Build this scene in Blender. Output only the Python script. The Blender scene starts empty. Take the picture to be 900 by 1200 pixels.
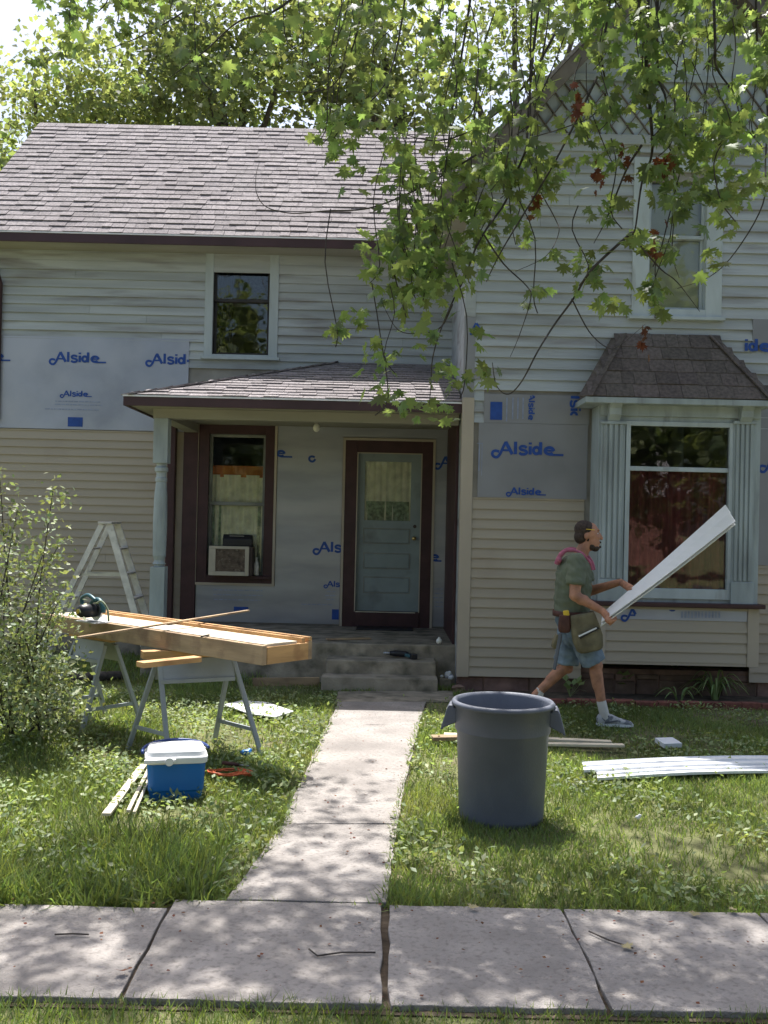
import bpy, math, random
import numpy as np
from mathutils import Vector, Matrix, Quaternion
PI = math.pi
random.seed(7)
RNG = np.random.default_rng(11)
SC = bpy.context.scene
COL = SC.collection

# ------------------------------------------------------------------ camera
IMW, IMH, FPX = 900, 1200, 1150.0
CAM = Vector((0, 0, 1.75))
RM = Matrix.Rotation(PI/2 + math.radians(0.5), 3, 'X') @ Matrix.Rotation(math.radians(1.3), 3, 'Z')
cd = bpy.data.cameras.new('camera'); cam = bpy.data.objects.new('camera', cd); COL.objects.link(cam)
cd.sensor_fit = 'VERTICAL'; cd.sensor_height = 36; cd.sensor_width = 27; cd.lens = 36*FPX/IMH
cd.clip_start = 0.05; cd.clip_end = 2000
cam.matrix_world = Matrix.Translation(CAM) @ RM.to_4x4()
SC.camera = cam

# ------------------------------------------------------------------ light
SUN_EL, SUN_AZ = math.radians(67), math.radians(-9)      # azimuth from +Y, negative = towards -X
SDIR = Vector((math.sin(SUN_AZ)*math.cos(SUN_EL), math.cos(SUN_AZ)*math.cos(SUN_EL), math.sin(SUN_EL)))
wd = bpy.data.worlds.new('World'); SC.world = wd; wd.use_nodes = True
nt = wd.node_tree; bg = nt.nodes['Background']
sky = nt.nodes.new('ShaderNodeTexSky'); sky.sky_type = 'NISHITA'; sky.sun_disc = False
sky.sun_elevation = SUN_EL; sky.sun_rotation = SUN_AZ; sky.air_density = 1.0; sky.dust_density = 4.0; sky.ozone_density = 1.0
hsv = nt.nodes.new('ShaderNodeHueSaturation'); hsv.inputs['Saturation'].default_value = .95; nt.links.new(sky.outputs[0], hsv.inputs['Color']); nt.links.new(hsv.outputs[0], bg.inputs[0]); bg.inputs[1].default_value = 0.12
sl = bpy.data.lights.new('sun', 'SUN'); sl.energy = 5.0; sl.angle = math.radians(0.53); sl.color = (1.0, 0.975, 0.94)
so = bpy.data.objects.new('sun', sl); COL.objects.link(so); so.location = (0, 20, 30)
so.rotation_euler = SDIR.to_track_quat('Z', 'Y').to_euler()
SC.view_settings.view_transform = 'Standard'; SC.view_settings.look = 'None'
SC.view_settings.gamma = 1.0; SC.view_settings.use_curve_mapping = False
SC.view_settings.exposure = 0.92
SC.cycles.max_bounces = 8; SC.cycles.transparent_max_bounces = 12

# ------------------------------------------------------------------ pixel -> place
def ray(u, v):
    return RM @ Vector(((u-IMW/2)/FPX, -(v-IMH/2)/FPX, -1.0))
def aty(u, v, y):
    d = ray(u, v); return CAM + d*(y/d.y)
def atz(u, v, z=0.0):
    d = ray(u, v); return CAM + d*((z-CAM.z)/d.z)
def rect(u0, v0, u1, v1, y):
    a = aty(u0, (v0+v1)/2, y).x; b = aty(u1, (v0+v1)/2, y).x
    c = aty((u0+u1)/2, v1, y).z; d = aty((u0+u1)/2, v0, y).z
    return a, b, c, d

# ------------------------------------------------------------------ materials
MATS = {}
def pm(name, col, rough=.65, var=.14, sc=4, stretch=(1, 1, 1), bump=0.0, bsc=70, rnd=0.0, metal=0.0,
       col2=None, c2=(.5, .62), c2sc=3, c2st=(1, 1, 1), spec=.4, transl=0.0, hue=0.0, coat=0.0, stain=0.0):
    m = bpy.data.materials.new(name); MATS[name] = m; m.use_nodes = True
    n = m.node_tree.nodes; L = m.node_tree.links.new
    p = n['Principled BSDF']; p.inputs['Roughness'].default_value = rough; p.inputs['Metallic'].default_value = metal
    p.inputs['Specular IOR Level'].default_value = spec
    if coat: p.inputs['Coat Weight'].default_value = coat
    g = n.new('ShaderNodeNewGeometry')
    def noise(scale, st, det=4):
        mp = n.new('ShaderNodeMapping'); mp.inputs['Scale'].default_value = st; L(g.outputs['Position'], mp.inputs[0])
        t = n.new('ShaderNodeTexNoise'); t.inputs['Scale'].default_value = scale; t.inputs['Detail'].default_value = det
        L(mp.outputs[0], t.inputs['Vector']); return t
    def mixc(f, a, b, bt='MIX'):
        x = n.new('ShaderNodeMix'); x.data_type = 'RGBA'; x.blend_type = bt
        if isinstance(f, float): x.inputs[0].default_value = f
        else: L(f, x.inputs[0])
        for i, s in ((6, a), (7, b)):
            if isinstance(s, (tuple, list)): x.inputs[i].default_value = (*s[:3], 1)
            else: L(s, x.inputs[i])
        return x.outputs[2]
    t1 = noise(sc, stretch)
    lo = tuple(c*(1-var*1.6) for c in col); hi = tuple(min(1, c*(1+var*1.6)) for c in col)
    r = n.new('ShaderNodeMapRange'); r.inputs[1].default_value = .3; r.inputs[2].default_value = .7
    L(t1.outputs[0], r.inputs[0]); c = mixc(r.outputs[0], lo, hi)
    if col2:
        t2 = noise(c2sc, c2st, 8)
        r2 = n.new('ShaderNodeMapRange'); r2.inputs[1].default_value = c2[0]; r2.inputs[2].default_value = c2[1]
        L(t2.outputs[0], r2.inputs[0]); c = mixc(r2.outputs[0], c, col2)
    if rnd or hue:
        oi = n.new('ShaderNodeObjectInfo')
        ad = n.new('ShaderNodeMath'); ad.operation = 'ADD'; L(oi.outputs['Random'], ad.inputs[0]); L(g.outputs['Random Per Island'], ad.inputs[1])
        fr = n.new('ShaderNodeMath'); fr.operation = 'FRACT'; L(ad.outputs[0], fr.inputs[0])
        hs = n.new('ShaderNodeHueSaturation'); L(c, hs.inputs['Color'])
        mr = n.new('ShaderNodeMapRange'); mr.inputs[3].default_value = 1-rnd; mr.inputs[4].default_value = 1+rnd
        L(fr.outputs[0], mr.inputs[0]); L(mr.outputs[0], hs.inputs['Value'])
        if hue:
            m2 = n.new('ShaderNodeMath'); m2.operation = 'MULTIPLY'; m2.inputs[1].default_value = 7.31; L(fr.outputs[0], m2.inputs[0])
            f2 = n.new('ShaderNodeMath'); f2.operation = 'FRACT'; L(m2.outputs[0], f2.inputs[0])
            mh = n.new('ShaderNodeMapRange'); mh.inputs[3].default_value = .5-hue; mh.inputs[4].default_value = .5+hue
            L(f2.outputs[0], mh.inputs[0]); L(mh.outputs[0], hs.inputs['Hue'])
        c = hs.outputs[0]
    L(c, p.inputs['Base Color'])
    if bump:
        t3 = noise(bsc, stretch, 6)
        b = n.new('ShaderNodeBump'); b.inputs['Strength'].default_value = min(1, bump); b.inputs['Distance'].default_value = .01*max(1, bump)
        L(t3.outputs[0], b.inputs['Height']); L(b.outputs[0], p.inputs['Normal'])
    if transl:
        out = n['Material Output']; tr = n.new('ShaderNodeBsdfTranslucent'); mx = n.new('ShaderNodeMixShader')
        ct = mixc(1.0, c, (1.25, 1.25, .55), 'MULTIPLY')
        mx.inputs[0].default_value = transl; L(ct, tr.inputs[0]); L(p.outputs[0], mx.inputs[1]); L(tr.outputs[0], mx.inputs[2])
        L(mx.outputs[0], out.inputs[0])
    return m
def glassmat(name, tint=(.8, .85, .85), k=1.0):
    m = bpy.data.materials.new(name); MATS[name] = m; m.use_nodes = True
    n = m.node_tree.nodes; L = m.node_tree.links.new; n.remove(n['Principled BSDF'])
    f = n.new('ShaderNodeFresnel'); f.inputs[0].default_value = 1.55*k
    t = n.new('ShaderNodeBsdfTransparent'); t.inputs[0].default_value = (*tint, 1)
    g = n.new('ShaderNodeBsdfGlossy'); g.inputs['Roughness'].default_value = .02
    geo = n.new('ShaderNodeNewGeometry'); tx = n.new('ShaderNodeTexNoise'); tx.inputs['Scale'].default_value = 2.5
    L(geo.outputs['Position'], tx.inputs['Vector'])
    b = n.new('ShaderNodeBump'); b.inputs['Strength'].default_value = .12; b.inputs['Distance'].default_value = .02; L(tx.outputs[0], b.inputs['Height'])
    L(b.outputs[0], g.inputs['Normal'])
    x = n.new('ShaderNodeMixShader'); L(f.outputs[0], x.inputs[0]); L(t.outputs[0], x.inputs[1]); L(g.outputs[0], x.inputs[2])
    L(x.outputs[0], n['Material Output'].inputs[0]); return m

pm('vinyl', (.41, .352, .27), rough=.5, var=.04, sc=2, bump=.12, bsc=30, stretch=(.15, 1, 1), rnd=.035, col2=(.36, .30, .225), c2=(.55, .8), c2sc=1.5)
pm('vinyl_trim', (.43, .37, .29), rough=.5, var=.04, sc=2, rnd=.02)
pm('oldpaint', (.40, .425, .43), rough=.8, var=.10, sc=3, stretch=(.25, 1, 2.5), bump=.35, bsc=25, rnd=.09,
   col2=(.25, .24, .235), c2=(.52, .70), c2sc=2.2, c2st=(.35, 1, 3.2))
pm('bluetrim', (.35, .395, .40), rough=.75, var=.12, sc=5, stretch=(1, 1, .3), bump=.3, bsc=30, col2=(.23, .25, .25), c2=(.55, .7), c2sc=4, c2st=(2, 1, .25))
pm('palecasing', (.44, .49, .50), rough=.75, var=.08, sc=5, stretch=(1, 1, .3), bump=.25, bsc=30, col2=(.30, .31, .30), c2=(.58, .72), c2sc=4, c2st=(2, 1, .3))
pm('maroon', (.055, .022, .024), rough=.5, var=.15, sc=6, bump=.15, bsc=40)
pm('fascia', (.06, .03, .033), rough=.5, var=.12, sc=3, bump=.1)
pm('soffit', (.30, .29, .24), rough=.8, var=.1, sc=3, stretch=(.3, 1, 1), bump=.2, bsc=20)
pm('dripedge', (.75, .75, .76), rough=.45, var=.05)
pm('shingle', (.25, .224, .224), rough=.95, var=.2, sc=30, bump=.8, bsc=220, rnd=.15, hue=.012, col2=(.19, .168, .17), c2=(.5, .8), c2sc=1.2)
pm('shingle_brown', (.132, .108, .094), rough=.95, var=.2, sc=30, bump=.8, bsc=220, rnd=.20, hue=.012)
pm('foil', (.36, .38, .45), rough=.42, var=.10, sc=1.6, metal=.35, bump=.15, bsc=5, col2=(.44, .45, .50), c2=(.45, .65), c2sc=1.1)
pm('foil_porch', (.32, .33, .36), rough=.36, var=.10, sc=1.8, stretch=(.5, 1, 2), metal=.4, bump=.15, bsc=5, col2=(.41, .41, .43), c2=(.48, .66), c2sc=1.3, c2st=(.4, 1, 2.2))
pm('rakewood', (.15, .13, .115), rough=.85, var=.2, sc=5, bump=.3)
pm('foil_matte', (.26, .26, .27), rough=.55, var=.07, sc=2.0, metal=.25, bump=.12, bsc=5, col2=(.29, .295, .315), c2=(.5, .7), c2sc=1.2)
pm('blueink', (.02, .07, .30), rough=.6, var=.10, sc=20)
pm('paleink', (.27, .31, .43), rough=.6, var=.1, sc=20)
pm('wallcore', (.30, .28, .25), rough=.9)
pm('dark', (.012, .011, .012), rough=.8)
pm('sashdark', (.035, .03, .03), rough=.5, var=.2)
pm('sashgrey', (.22, .23, .21), rough=.6, var=.15, bump=.2)
pm('doorpaint', (.24, .29, .29), rough=.5, var=.06, sc=4, bump=.15, bsc=40, col2=(.17, .19, .19), c2=(.6, .75), c2sc=3)
pm('lace', (.85, .80, .60), rough=.9, var=.1, sc=10)
pm('lacegreen', (.36, .42, .30), rough=.9, var=.3, sc=22, transl=.2)
pm('orangecloth', (.55, .18, .05), rough=.9)
pm('redcloth', (.15, .034, .036), rough=.9, var=.3, sc=6, stretch=(3, 1, .2))
pm('shade', (.50, .50, .38), rough=.9, var=.06, sc=3)
pm('brass', (.65, .48, .20), rough=.3, metal=1)
pm('concrete', (.31, .282, .258), rough=.9, var=.16, sc=2.6, bump=.9, bsc=120, rnd=.05, col2=(.20, .178, .16), c2=(.50, .74), c2sc=42)
pm('oldconcrete', (.32, .275, .21), rough=.95, var=.18, sc=4, bump=.7, bsc=40, col2=(.14, .125, .09), c2=(.45, .65), c2sc=5)
pm('stone', (.17, .11, .085), rough=.95, var=.25, sc=6, bump=.9, bsc=20, rnd=.3, hue=.015)
pm('edgebrick', (.20, .075, .055), rough=.95, var=.25, sc=14, bump=.7, bsc=40, rnd=.25)
pm('soil', (.085, .065, .045), rough=1, var=.3, sc=9, bump=1, bsc=30)
pm('groundcol', (.13, .135, .055), rough=1, var=.25, sc=3, bump=1, bsc=40, col2=(.15, .125, .075), c2=(.55, .68), c2sc=1.6)
pm('grass', (.185, .245, .09), rough=.6, var=.22, sc=.8, rnd=.38, hue=.03, transl=.5, col2=(.28, .28, .115), c2=(.55, .75), c2sc=1.3)
pm('weed', (.26, .32, .16), rough=.5, var=.2, sc=1, rnd=.35, hue=.03, transl=.45)
pm('drygrass', (.34, .29, .15), rough=.8, var=.2, rnd=.25)
pm('mapleleaf', (.165, .225, .105), rough=.45, var=.2, sc=1.2, rnd=.35, hue=.03, transl=.6, spec=.5)
pm('farleaf', (.22, .255, .14), rough=.55, var=.35, sc=.45, rnd=.40, hue=.03, transl=.55)
pm('farleaf_dark', (.17, .205, .11), rough=.55, var=.35, sc=.45, rnd=.40, hue=.03, transl=.5)
pm('shrubleaf', (.21, .25, .135), rough=.5, var=.25, sc=3, rnd=.4, hue=.045, transl=.35)
pm('deadleaf', (.16, .06, .03), rough=.8, var=.25, rnd=.35, hue=.02, transl=.25)
pm('bark', (.085, .07, .058), rough=.95, var=.3, sc=14, bump=.9, bsc=50)
pm('twig', (.06, .05, .043), rough=.9, var=.3, sc=20)
pm('lilyleaf', (.24, .32, .13), rough=.5, var=.2, rnd=.3, hue=.02, transl=.3)
pm('canplastic', (.125, .135, .165), rough=.5, var=.08, sc=3, bump=.15, bsc=90, col2=(.16, .165, .18), c2=(.58, .8), c2sc=4, c2st=(1, 1, .4))
pm('coolerblue', (.012, .15, .46), rough=.35, var=.06, sc=3, bump=.05)
pm('coolerdark', (.012, .04, .17), rough=.35, var=.05)
pm('coolerwhite', (.78, .78, .76), rough=.4, var=.04, sc=4)
pm('pine', (.50, .29, .12), rough=.7, var=.18, sc=5, stretch=(.4, .4, 3), bump=.3, bsc=30, col2=(.33, .17, .07), c2=(.55, .7), c2sc=4)
pm('pinegrey', (.38, .27, .16), rough=.8, var=.18, sc=5, stretch=(.4, .4, 3), bump=.3, bsc=30, col2=(.24, .16, .10), c2=(.5, .66), c2sc=5)
pm('paleboard', (.62, .55, .42), rough=.75, var=.1, sc=6, bump=.2, rnd=.12)
pm('galv', (.33, .36, .38), rough=.55, var=.08, sc=4, metal=.2, bump=.1)
pm('alum', (.62, .60, .56), rough=.55, var=.12, sc=10, metal=.3, bump=.15, col2=(.40, .36, .3), c2=(.6, .72), c2sc=8)
pm('whitevinyl', (.74, .75, .77), rough=.4, var=.03, sc=3)
pm('blackplastic', (.018, .018, .022), rough=.4, var=.1)
pm('sawteal', (.03, .10, .12), rough=.4, var=.1)
pm('steel', (.45, .46, .47), rough=.35, metal=.8)
pm('orangecord', (.62, .13, .04), rough=.5)
pm('acbeige', (.50, .45, .35), rough=.5, var=.06, sc=6)
pm('acgrille', (.16, .12, .09), rough=.7, var=.3, sc=20, col2=(.30, .26, .2), c2=(.58, .7), c2sc=30)
pm('brownmetal', (.06, .04, .035), rough=.5)
pm('skin', (.40, .195, .12), rough=.55, var=.16, sc=14, bump=.12, bsc=150, spec=.4)
pm('hair', (.042, .027, .02), rough=.7, var=.3, sc=60, bump=.6, bsc=220)
pm('shirt', (.125, .145, .10), rough=.9, var=.10, sc=8, bump=.35, bsc=18)
pm('denim', (.16, .215, .27), rough=.9, var=.22, sc=7, bump=.4, bsc=30, col2=(.25, .31, .36), c2=(.55, .7), c2sc=6)
pm('pinkbrick', (.36, .17, .14), rough=.9, var=.15, sc=6, bump=.4)
pm('asphalt', (.05, .05, .05), rough=.9, var=.15, sc=3, bump=.6, bsc=80)
pm('canvas', (.16, .14, .085), rough=.95, var=.2, sc=9, bump=.4, bsc=40)
pm('leather', (.08, .03, .022), rough=.6, var=.2, sc=10)
pm('pinktowel', (.42, .13, .20), rough=1, var=.15, sc=20, bump=.6, bsc=120)
pm('sock', (.62, .60, .56), rough=1, var=.06, bump=.3)
pm('shoe', (.42, .42, .42), rough=.7, var=.12, sc=14, col2=(.16, .17, .19), c2=(.5, .56), c2sc=16)
pm('shoedark', (.10, .11, .13), rough=.7)
pm('eyewhite', (.7, .68, .64), rough=.3)
pm('yellowthing', (.65, .45, .04), rough=.5)
pm('bulb', (.8, .78, .7), rough=.3)
glassmat('glass', (.95, .97, .96)); glassmat('glass_dark', (.8, .84, .84), 1.1)
M = MATS

# ------------------------------------------------------------------ mesh builder
WLOC = {}
class MB:
    def __init__(s): s.v = []; s.f = []
    def add(s, vs, fs):
        o = len(s.v); s.v += [Vector(p) for p in vs]; s.f += [tuple(i+o for i in f) for f in fs]; return s
    def hexa(s, p):       # 4 bottom ccw, 4 top ccw
        return s.add(p, [(3, 2, 1, 0), (4, 5, 6, 7), (0, 1, 5, 4), (1, 2, 6, 5), (2, 3, 7, 6), (3, 0, 4, 7)])
    def box(s, x0, x1, y0, y1, z0, z1):
        return s.hexa([(x0, y0, z0), (x1, y0, z0), (x1, y1, z0), (x0, y1, z0), (x0, y0, z1), (x1, y0, z1), (x1, y1, z1), (x0, y1, z1)])
    def obox(s, c, ax, ay, az):
        c = Vector(c); ax = Vector(ax); ay = Vector(ay); az = Vector(az)
        return s.hexa([c-ax-ay-az, c+ax-ay-az, c+ax+ay-az, c-ax+ay-az, c-ax-ay+az, c+ax-ay+az, c+ax+ay+az, c-ax+ay+az])
    def bar(s, a, b, w, h, up=(0, 0, 1)):
        a = Vector(a); b = Vector(b); d = b-a; l = d.length; d.normalize(); up = Vector(up)
        sx = d.cross(up)
        if sx.length < 1e-4: sx = d.cross(Vector((0, 1, 0)))
        sx.normalize(); uz = sx.cross(d)
        return s.obox((a+b)/2, d*l/2, sx*w/2, uz*h/2)
    def tube(s, pts, r, n=8, caps=True):
        pts = [Vector(p) for p in pts]
        if not isinstance(r, (list, tuple)): r = [r]*len(pts)
        o = len(s.v); ref = Vector((0.31, 0.2, 0.93)).normalized()
        for i, p in enumerate(pts):
            d = (pts[min(i+1, len(pts)-1)]-pts[max(i-1, 0)])
            d = d.normalized() if d.length > 1e-9 else Vector((0, 0, 1))
            a = ref - d*ref.dot(d)
            if a.length < .05: a = Vector((1, 0, 0)) - d*d.x
            a.normalize(); ref = a; b = d.cross(a)
            for k in range(n):
                t = 2*PI*k/n; s.v.append(p + (a*math.cos(t)+b*math.sin(t))*r[i])
        for i in range(len(pts)-1):
            for k in range(n):
                k2 = (k+1) % n; s.f.append((o+i*n+k, o+i*n+k2, o+(i+1)*n+k2, o+(i+1)*n+k))
        if caps:
            s.f.append(tuple(o+k for k in reversed(range(n)))); s.f.append(tuple(o+(len(pts)-1)*n+k for k in range(n)))
        return s
    def rings(s, rings, caps=True):      # list of equal-length loops
        o = len(s.v); n = len(rings[0])
        for r in rings: s.v += [Vector(p) for p in r]
        for i in range(len(rings)-1):
            for k in range(n):
                k2 = (k+1) % n; s.f.append((o+i*n+k, o+i*n+k2, o+(i+1)*n+k2, o+(i+1)*n+k))
        if caps:
            s.f.append(tuple(o+k for k in reversed(range(n)))); s.f.append(tuple(o+(len(rings)-1)*n+k for k in range(n)))
        return s
    def lathe(s, prof, n=32, c=(0, 0, 0), caps=True):
        c = Vector(c)
        return s.rings([[c+Vector((r*math.cos(2*PI*k/n), r*math.sin(2*PI*k/n), z)) for k in range(n)] for r, z in prof], caps)
    def prism(s, poly, off):
        off = Vector(off); p = [Vector(q) for q in poly]; n = len(p); o = len(s.v)
        s.v += p + [q+off for q in p]
        s.f.append(tuple(o+k for k in range(n))); s.f.append(tuple(o+n+k for k in reversed(range(n))))
        for k in range(n):
            k2 = (k+1) % n; s.f.append((o+k2, o+k, o+n+k, o+n+k2))
        return s
    def ell(s, c, r, rot=None, nu=16, nv=10):
        c = Vector(c); R = rot if rot is not None else Matrix.Identity(3)
        rr = []
        for j in range(1, nv):
            ph = -PI/2+PI*j/nv
            rr.append([c+R@Vector((r[0]*math.cos(ph)*math.cos(2*PI*k/nu), r[1]*math.cos(ph)*math.sin(2*PI*k/nu), r[2]*math.sin(ph))) for k in range(nu)])
        return s.rings(rr)
    def cap(s, a, b, ra, rb, n=12):       # tapered capsule
        a = Vector(a); b = Vector(b); d = (b-a).normalized(); pts = []; rs = []
        for t in (-1, -.8, -.45): pts.append(a+d*ra*t); rs.append(ra*math.sqrt(max(.004, 1-t*t)))
        pts.append(a); rs.append(ra); pts.append((a+b)/2); rs.append((ra+rb)/2); pts.append(b); rs.append(rb)
        for t in (.45, .8, 1): pts.append(b+d*rb*t); rs.append(rb*math.sqrt(max(.004, 1-t*t)))
        return s.tube(pts, rs, n)
    def build(s, name, mat, parent=None, smooth=False, bevel=0.0, label=None, cat=None, group=None, kind=None, org=None, remesh=0, sm=0, bseg=2, wrinkle=None):
        me = bpy.data.meshes.new(name)
        xs = np.array([tuple(p) for p in s.v])
        if org is None: org = ((xs[:, 0].min()+xs[:, 0].max())/2, (xs[:, 1].min()+xs[:, 1].max())/2, xs[:, 2].min())
        org = Vector(org)
        me.from_pydata([tuple(p-org) for p in s.v], [], s.f); me.update()
        o = bpy.data.objects.new(name, me); COL.objects.link(o); o.location = org
        me.materials.append(M[mat] if isinstance(mat, str) else mat)
        import bmesh
        bm = bmesh.new(); bm.from_mesh(me); bmesh.ops.recalc_face_normals(bm, faces=bm.faces[:]); bm.to_mesh(me); bm.free()
        if remesh:
            md = o.modifiers.new('r', 'REMESH'); md.mode = 'VOXEL'; md.voxel_size = remesh
            if sm: m2 = o.modifiers.new('s', 'SMOOTH'); m2.iterations = sm; m2.factor = .5
            dg = bpy.context.evaluated_depsgraph_get(); ev = o.evaluated_get(dg); nm = bpy.data.meshes.new_from_object(ev)
            o.modifiers.clear(); o.data = nm; bpy.data.meshes.remove(me); nm.name = name; me = nm
            if not me.materials: me.materials.append(M[mat])
            smooth = True
            if wrinkle:
                from mathutils import noise as NZ
                amp, fr = wrinkle; nrm = [v.normal.copy() for v in me.vertices]
                for v, q in zip(me.vertices, nrm): v.co += q*amp*(.6+NZ.noise(Vector((v.co.x*fr*.6, v.co.y*fr, v.co.z*fr*1.5)))+.5*NZ.noise(Vector((v.co.x*fr*2.3+v.co.z*fr*1.6, v.co.y*fr, v.co.z*fr*1.2))))
        if smooth: me.polygons.foreach_set('use_smooth', [True]*len(me.polygons))
        if bevel:
            b = o.modifiers.new('bevel', 'BEVEL'); b.width = bevel; b.segments = bseg; b.limit_method = 'ANGLE'; b.angle_limit = math.radians(40)
        attach(o, parent, org); tag(o, label, cat, group, kind)
        return o
def attach(o, parent, org):
    WLOC[o] = Vector(org)
    if parent is not None:
        o.parent = parent; o.matrix_parent_inverse = Matrix.Translation(-WLOC[parent])
def tag(o, label=None, cat=None, group=None, kind=None):
    if label: o['label'] = label
    if cat: o['category'] = cat
    if group: o['group'] = group
    if kind: o['kind'] = kind
    return o
def thing(name, label, cat, loc, group=None):
    o = bpy.data.objects.new(name, None); COL.objects.link(o); o.location = loc; o.empty_display_size = .1
    WLOC[o] = Vector(loc); return tag(o, label, cat, group)
def dup(src, loc, parent, rot=None, scale=None):       # copy of a piece sharing its mesh
    o = src.copy(); COL.objects.link(o); o.parent = None; o.location = loc
    if rot is not None: o.rotation_euler = rot
    if scale is not None: o.scale = scale
    attach(o, parent, loc); return o
def scatter(name, tv, tf, pos, rot, scl, mat, parent=None, smooth=False, **kw):
    tv = np.asarray(tv, float); tf = np.asarray(tf, int); N = len(pos); k = len(tv)
    scl = np.asarray(scl, float); scl = scl[:, None, None] if scl.ndim == 1 else scl[:, None, :]
    v = np.einsum('nij,nkj->nki', rot, tv[None]*scl) + np.asarray(pos)[:, None, :]
    f = (tf[None]+(np.arange(N)*k)[:, None, None]).reshape(-1, tf.shape[1])
    me = bpy.data.meshes.new(name); nf = len(f); m = f.shape[1]
    org = np.asarray(pos).mean(0); org[2] = np.asarray(pos)[:, 2].min()
    me.vertices.add(N*k); me.vertices.foreach_set('co', (v.reshape(-1, 3)-org).ravel())
    me.loops.add(nf*m); me.loops.foreach_set('vertex_index', f.ravel())
    me.polygons.add(nf); me.polygons.foreach_set('loop_start', np.arange(nf)*m); me.polygons.foreach_set('loop_total', np.full(nf, m))
    me.update(calc_edges=True); me.materials.append(M[mat])
    if smooth: me.polygons.foreach_set('use_smooth', [True]*nf)
    o = bpy.data.objects.new(name, me); COL.objects.link(o); o.location = org; attach(o, parent, org); tag(o, **kw); return o
def rots(yaw, tilt, roll):
    cy, sy = np.cos(yaw), np.sin(yaw); ct, st = np.cos(tilt), np.sin(tilt); cr, sr = np.cos(roll), np.sin(roll); Z = np.zeros_like(cy); O = Z+1
    A = np.stack([np.stack([cy, -sy, Z], -1), np.stack([sy, cy, Z], -1), np.stack([Z, Z, O], -1)], -2)
    B = np.stack([np.stack([O, Z, Z], -1), np.stack([Z, ct, -st], -1), np.stack([Z, st, ct], -1)], -2)
    C = np.stack([np.stack([cr, Z, sr], -1), np.stack([Z, O, Z], -1), np.stack([-sr, Z, cr], -1)], -2)
    return A@B@C
def spline(pts, n=6):
    P = [Vector(p) for p in pts]; out = []
    for i in range(len(P)-1):
        a = P[max(i-1, 0)]; b = P[i]; c = P[i+1]; d = P[min(i+2, len(P)-1)]
        for k in range(n):
            t = k/n; out.append(.5*((2*b)+(c-a)*t+(2*a-5*b+4*c-d)*t*t+(3*b-a-3*c+d)*t**3))
    out.append(P[-1]); return out

# ================================================================== ground
HORI = 0.0
lawn = MB().add([(-150, -150, 0), (150, -150, 0), (150, 150, 0), (-150, 150, 0)], [(0, 1, 2, 3)]).build('lawn', 'groundcol', kind='structure', org=(0, 0, 0))
def jpoly(pts, step=.12, j=.008):
    out = []
    for i, p in enumerate(pts):
        q = pts[(i+1) % len(pts)]; p = Vector(p); q = Vector(q); n = max(1, int((q-p).length/step))
        for k in range(n):
            w = p.lerp(q, k/n); out.append(w+Vector((random.uniform(-j, j), random.uniform(-j, j), 0)))
    return out
SWY0, SWY1 = 3.51, 4.42
sidewalk = MB().box(-9, 9, SWY0-.03, SWY1+.02, -.05, .006).build('sidewalk', 'soil', kind='structure')
xs = [-9.0, -7.9, -6.9, -5.9, -4.9, -3.75, -2.7, -1.8, -.90, .045, .845, 1.72, 2.7, 3.7, 4.8, 5.9, 7, 8, 9]
for a, b in zip(xs[:-1], xs[1:]):
    g0 = .014 if abs(a-.045) < .01 else .006; g1 = .014 if abs(b-.045) < .01 else .006
    z = .030+random.uniform(-.004, .004); e_ = SWY1-(.09 if a < -1 else .0)
    MB().prism(jpoly([(a+g0, SWY0, z-.07), (b-g1, SWY0, z-.07), (b-g1, e_, z-.07), (a+g0, e_, z-.07)], j=.007), (0, 0, .07)).build('slab', 'concrete', sidewalk, bevel=.004)
MB().box(-80, 80, -8.5, .2, -.3, -.10+.104).build('road', 'asphalt', kind='structure')
MB().box(-80, 80, .2, .34, -.2, .11).build('kerb', 'concrete', kind='structure', bevel=.01)
LE = [(396, 825), (384, 853), (361, 900), (331, 971), (285, 1042)]; RE = [(499, 825), (491, 853), (480, 900), (465, 971), (454, 1046)]
LEw = [atz(*p) for p in LE]; REw = [atz(*p) for p in RE]
for p_ in (LEw[-1], REw[-1]): p_.y = SWY1+.012
LEw[-1].x -= .05
bed = MB()
for i in range(4): bed.prism([LEw[i]+Vector((-.01, 0, -.04)), REw[i]+Vector((.01, 0, -.04)), REw[i+1]+Vector((.01, 0, -.04)), LEw[i+1]+Vector((-.01, 0, -.04))], (0, 0, .045))
front_walk = bed.build('front_walk', 'soil', kind='structure')
for (i, j) in ((0, 1), (1, 3), (3, 4)):
    z = -.04; gap = .009
    L_ = LEw[i:j+1]; R_ = REw[i:j+1]
    pl = [p+Vector((0, 0, z)) for p in L_]; pr = [p+Vector((0, 0, z)) for p in R_]
    pl[0] = pl[0]-Vector((0, gap, 0)); pr[0] = pr[0]-Vector((0, gap, 0)); pl[-1] = pl[-1]+Vector((0, gap, 0)); pr[-1] = pr[-1]+Vector((0, gap, 0))
    MB().prism(jpoly(pr+pl[::-1], j=.007), (0, 0, .066+random.uniform(-.004, .004))).build('slab', 'concrete', front_walk, bevel=.004)
# pad at the foot of the steps
pa, pb, pc, pd_ = atz(392, 826), atz(532, 824), atz(532, 811), atz(396, 812)
step_pad = MB().prism([p+Vector((0, 0, -.03)) for p in jpoly([pa, pb, pc, pd_], j=.01)], (0, 0, .045)).build('pavement', 'oldconcrete', kind='structure')
# flower bed under the right wing
flower_bed = MB().prism([(1.25, 9.56, -.02), (6, 9.56, -.02), (6, 10.6, -.02), (.95, 10.6, -.02), (.95, 9.7, -.02)], (0, 0, .035)).build('flower_bed', 'soil', kind='structure')

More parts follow.
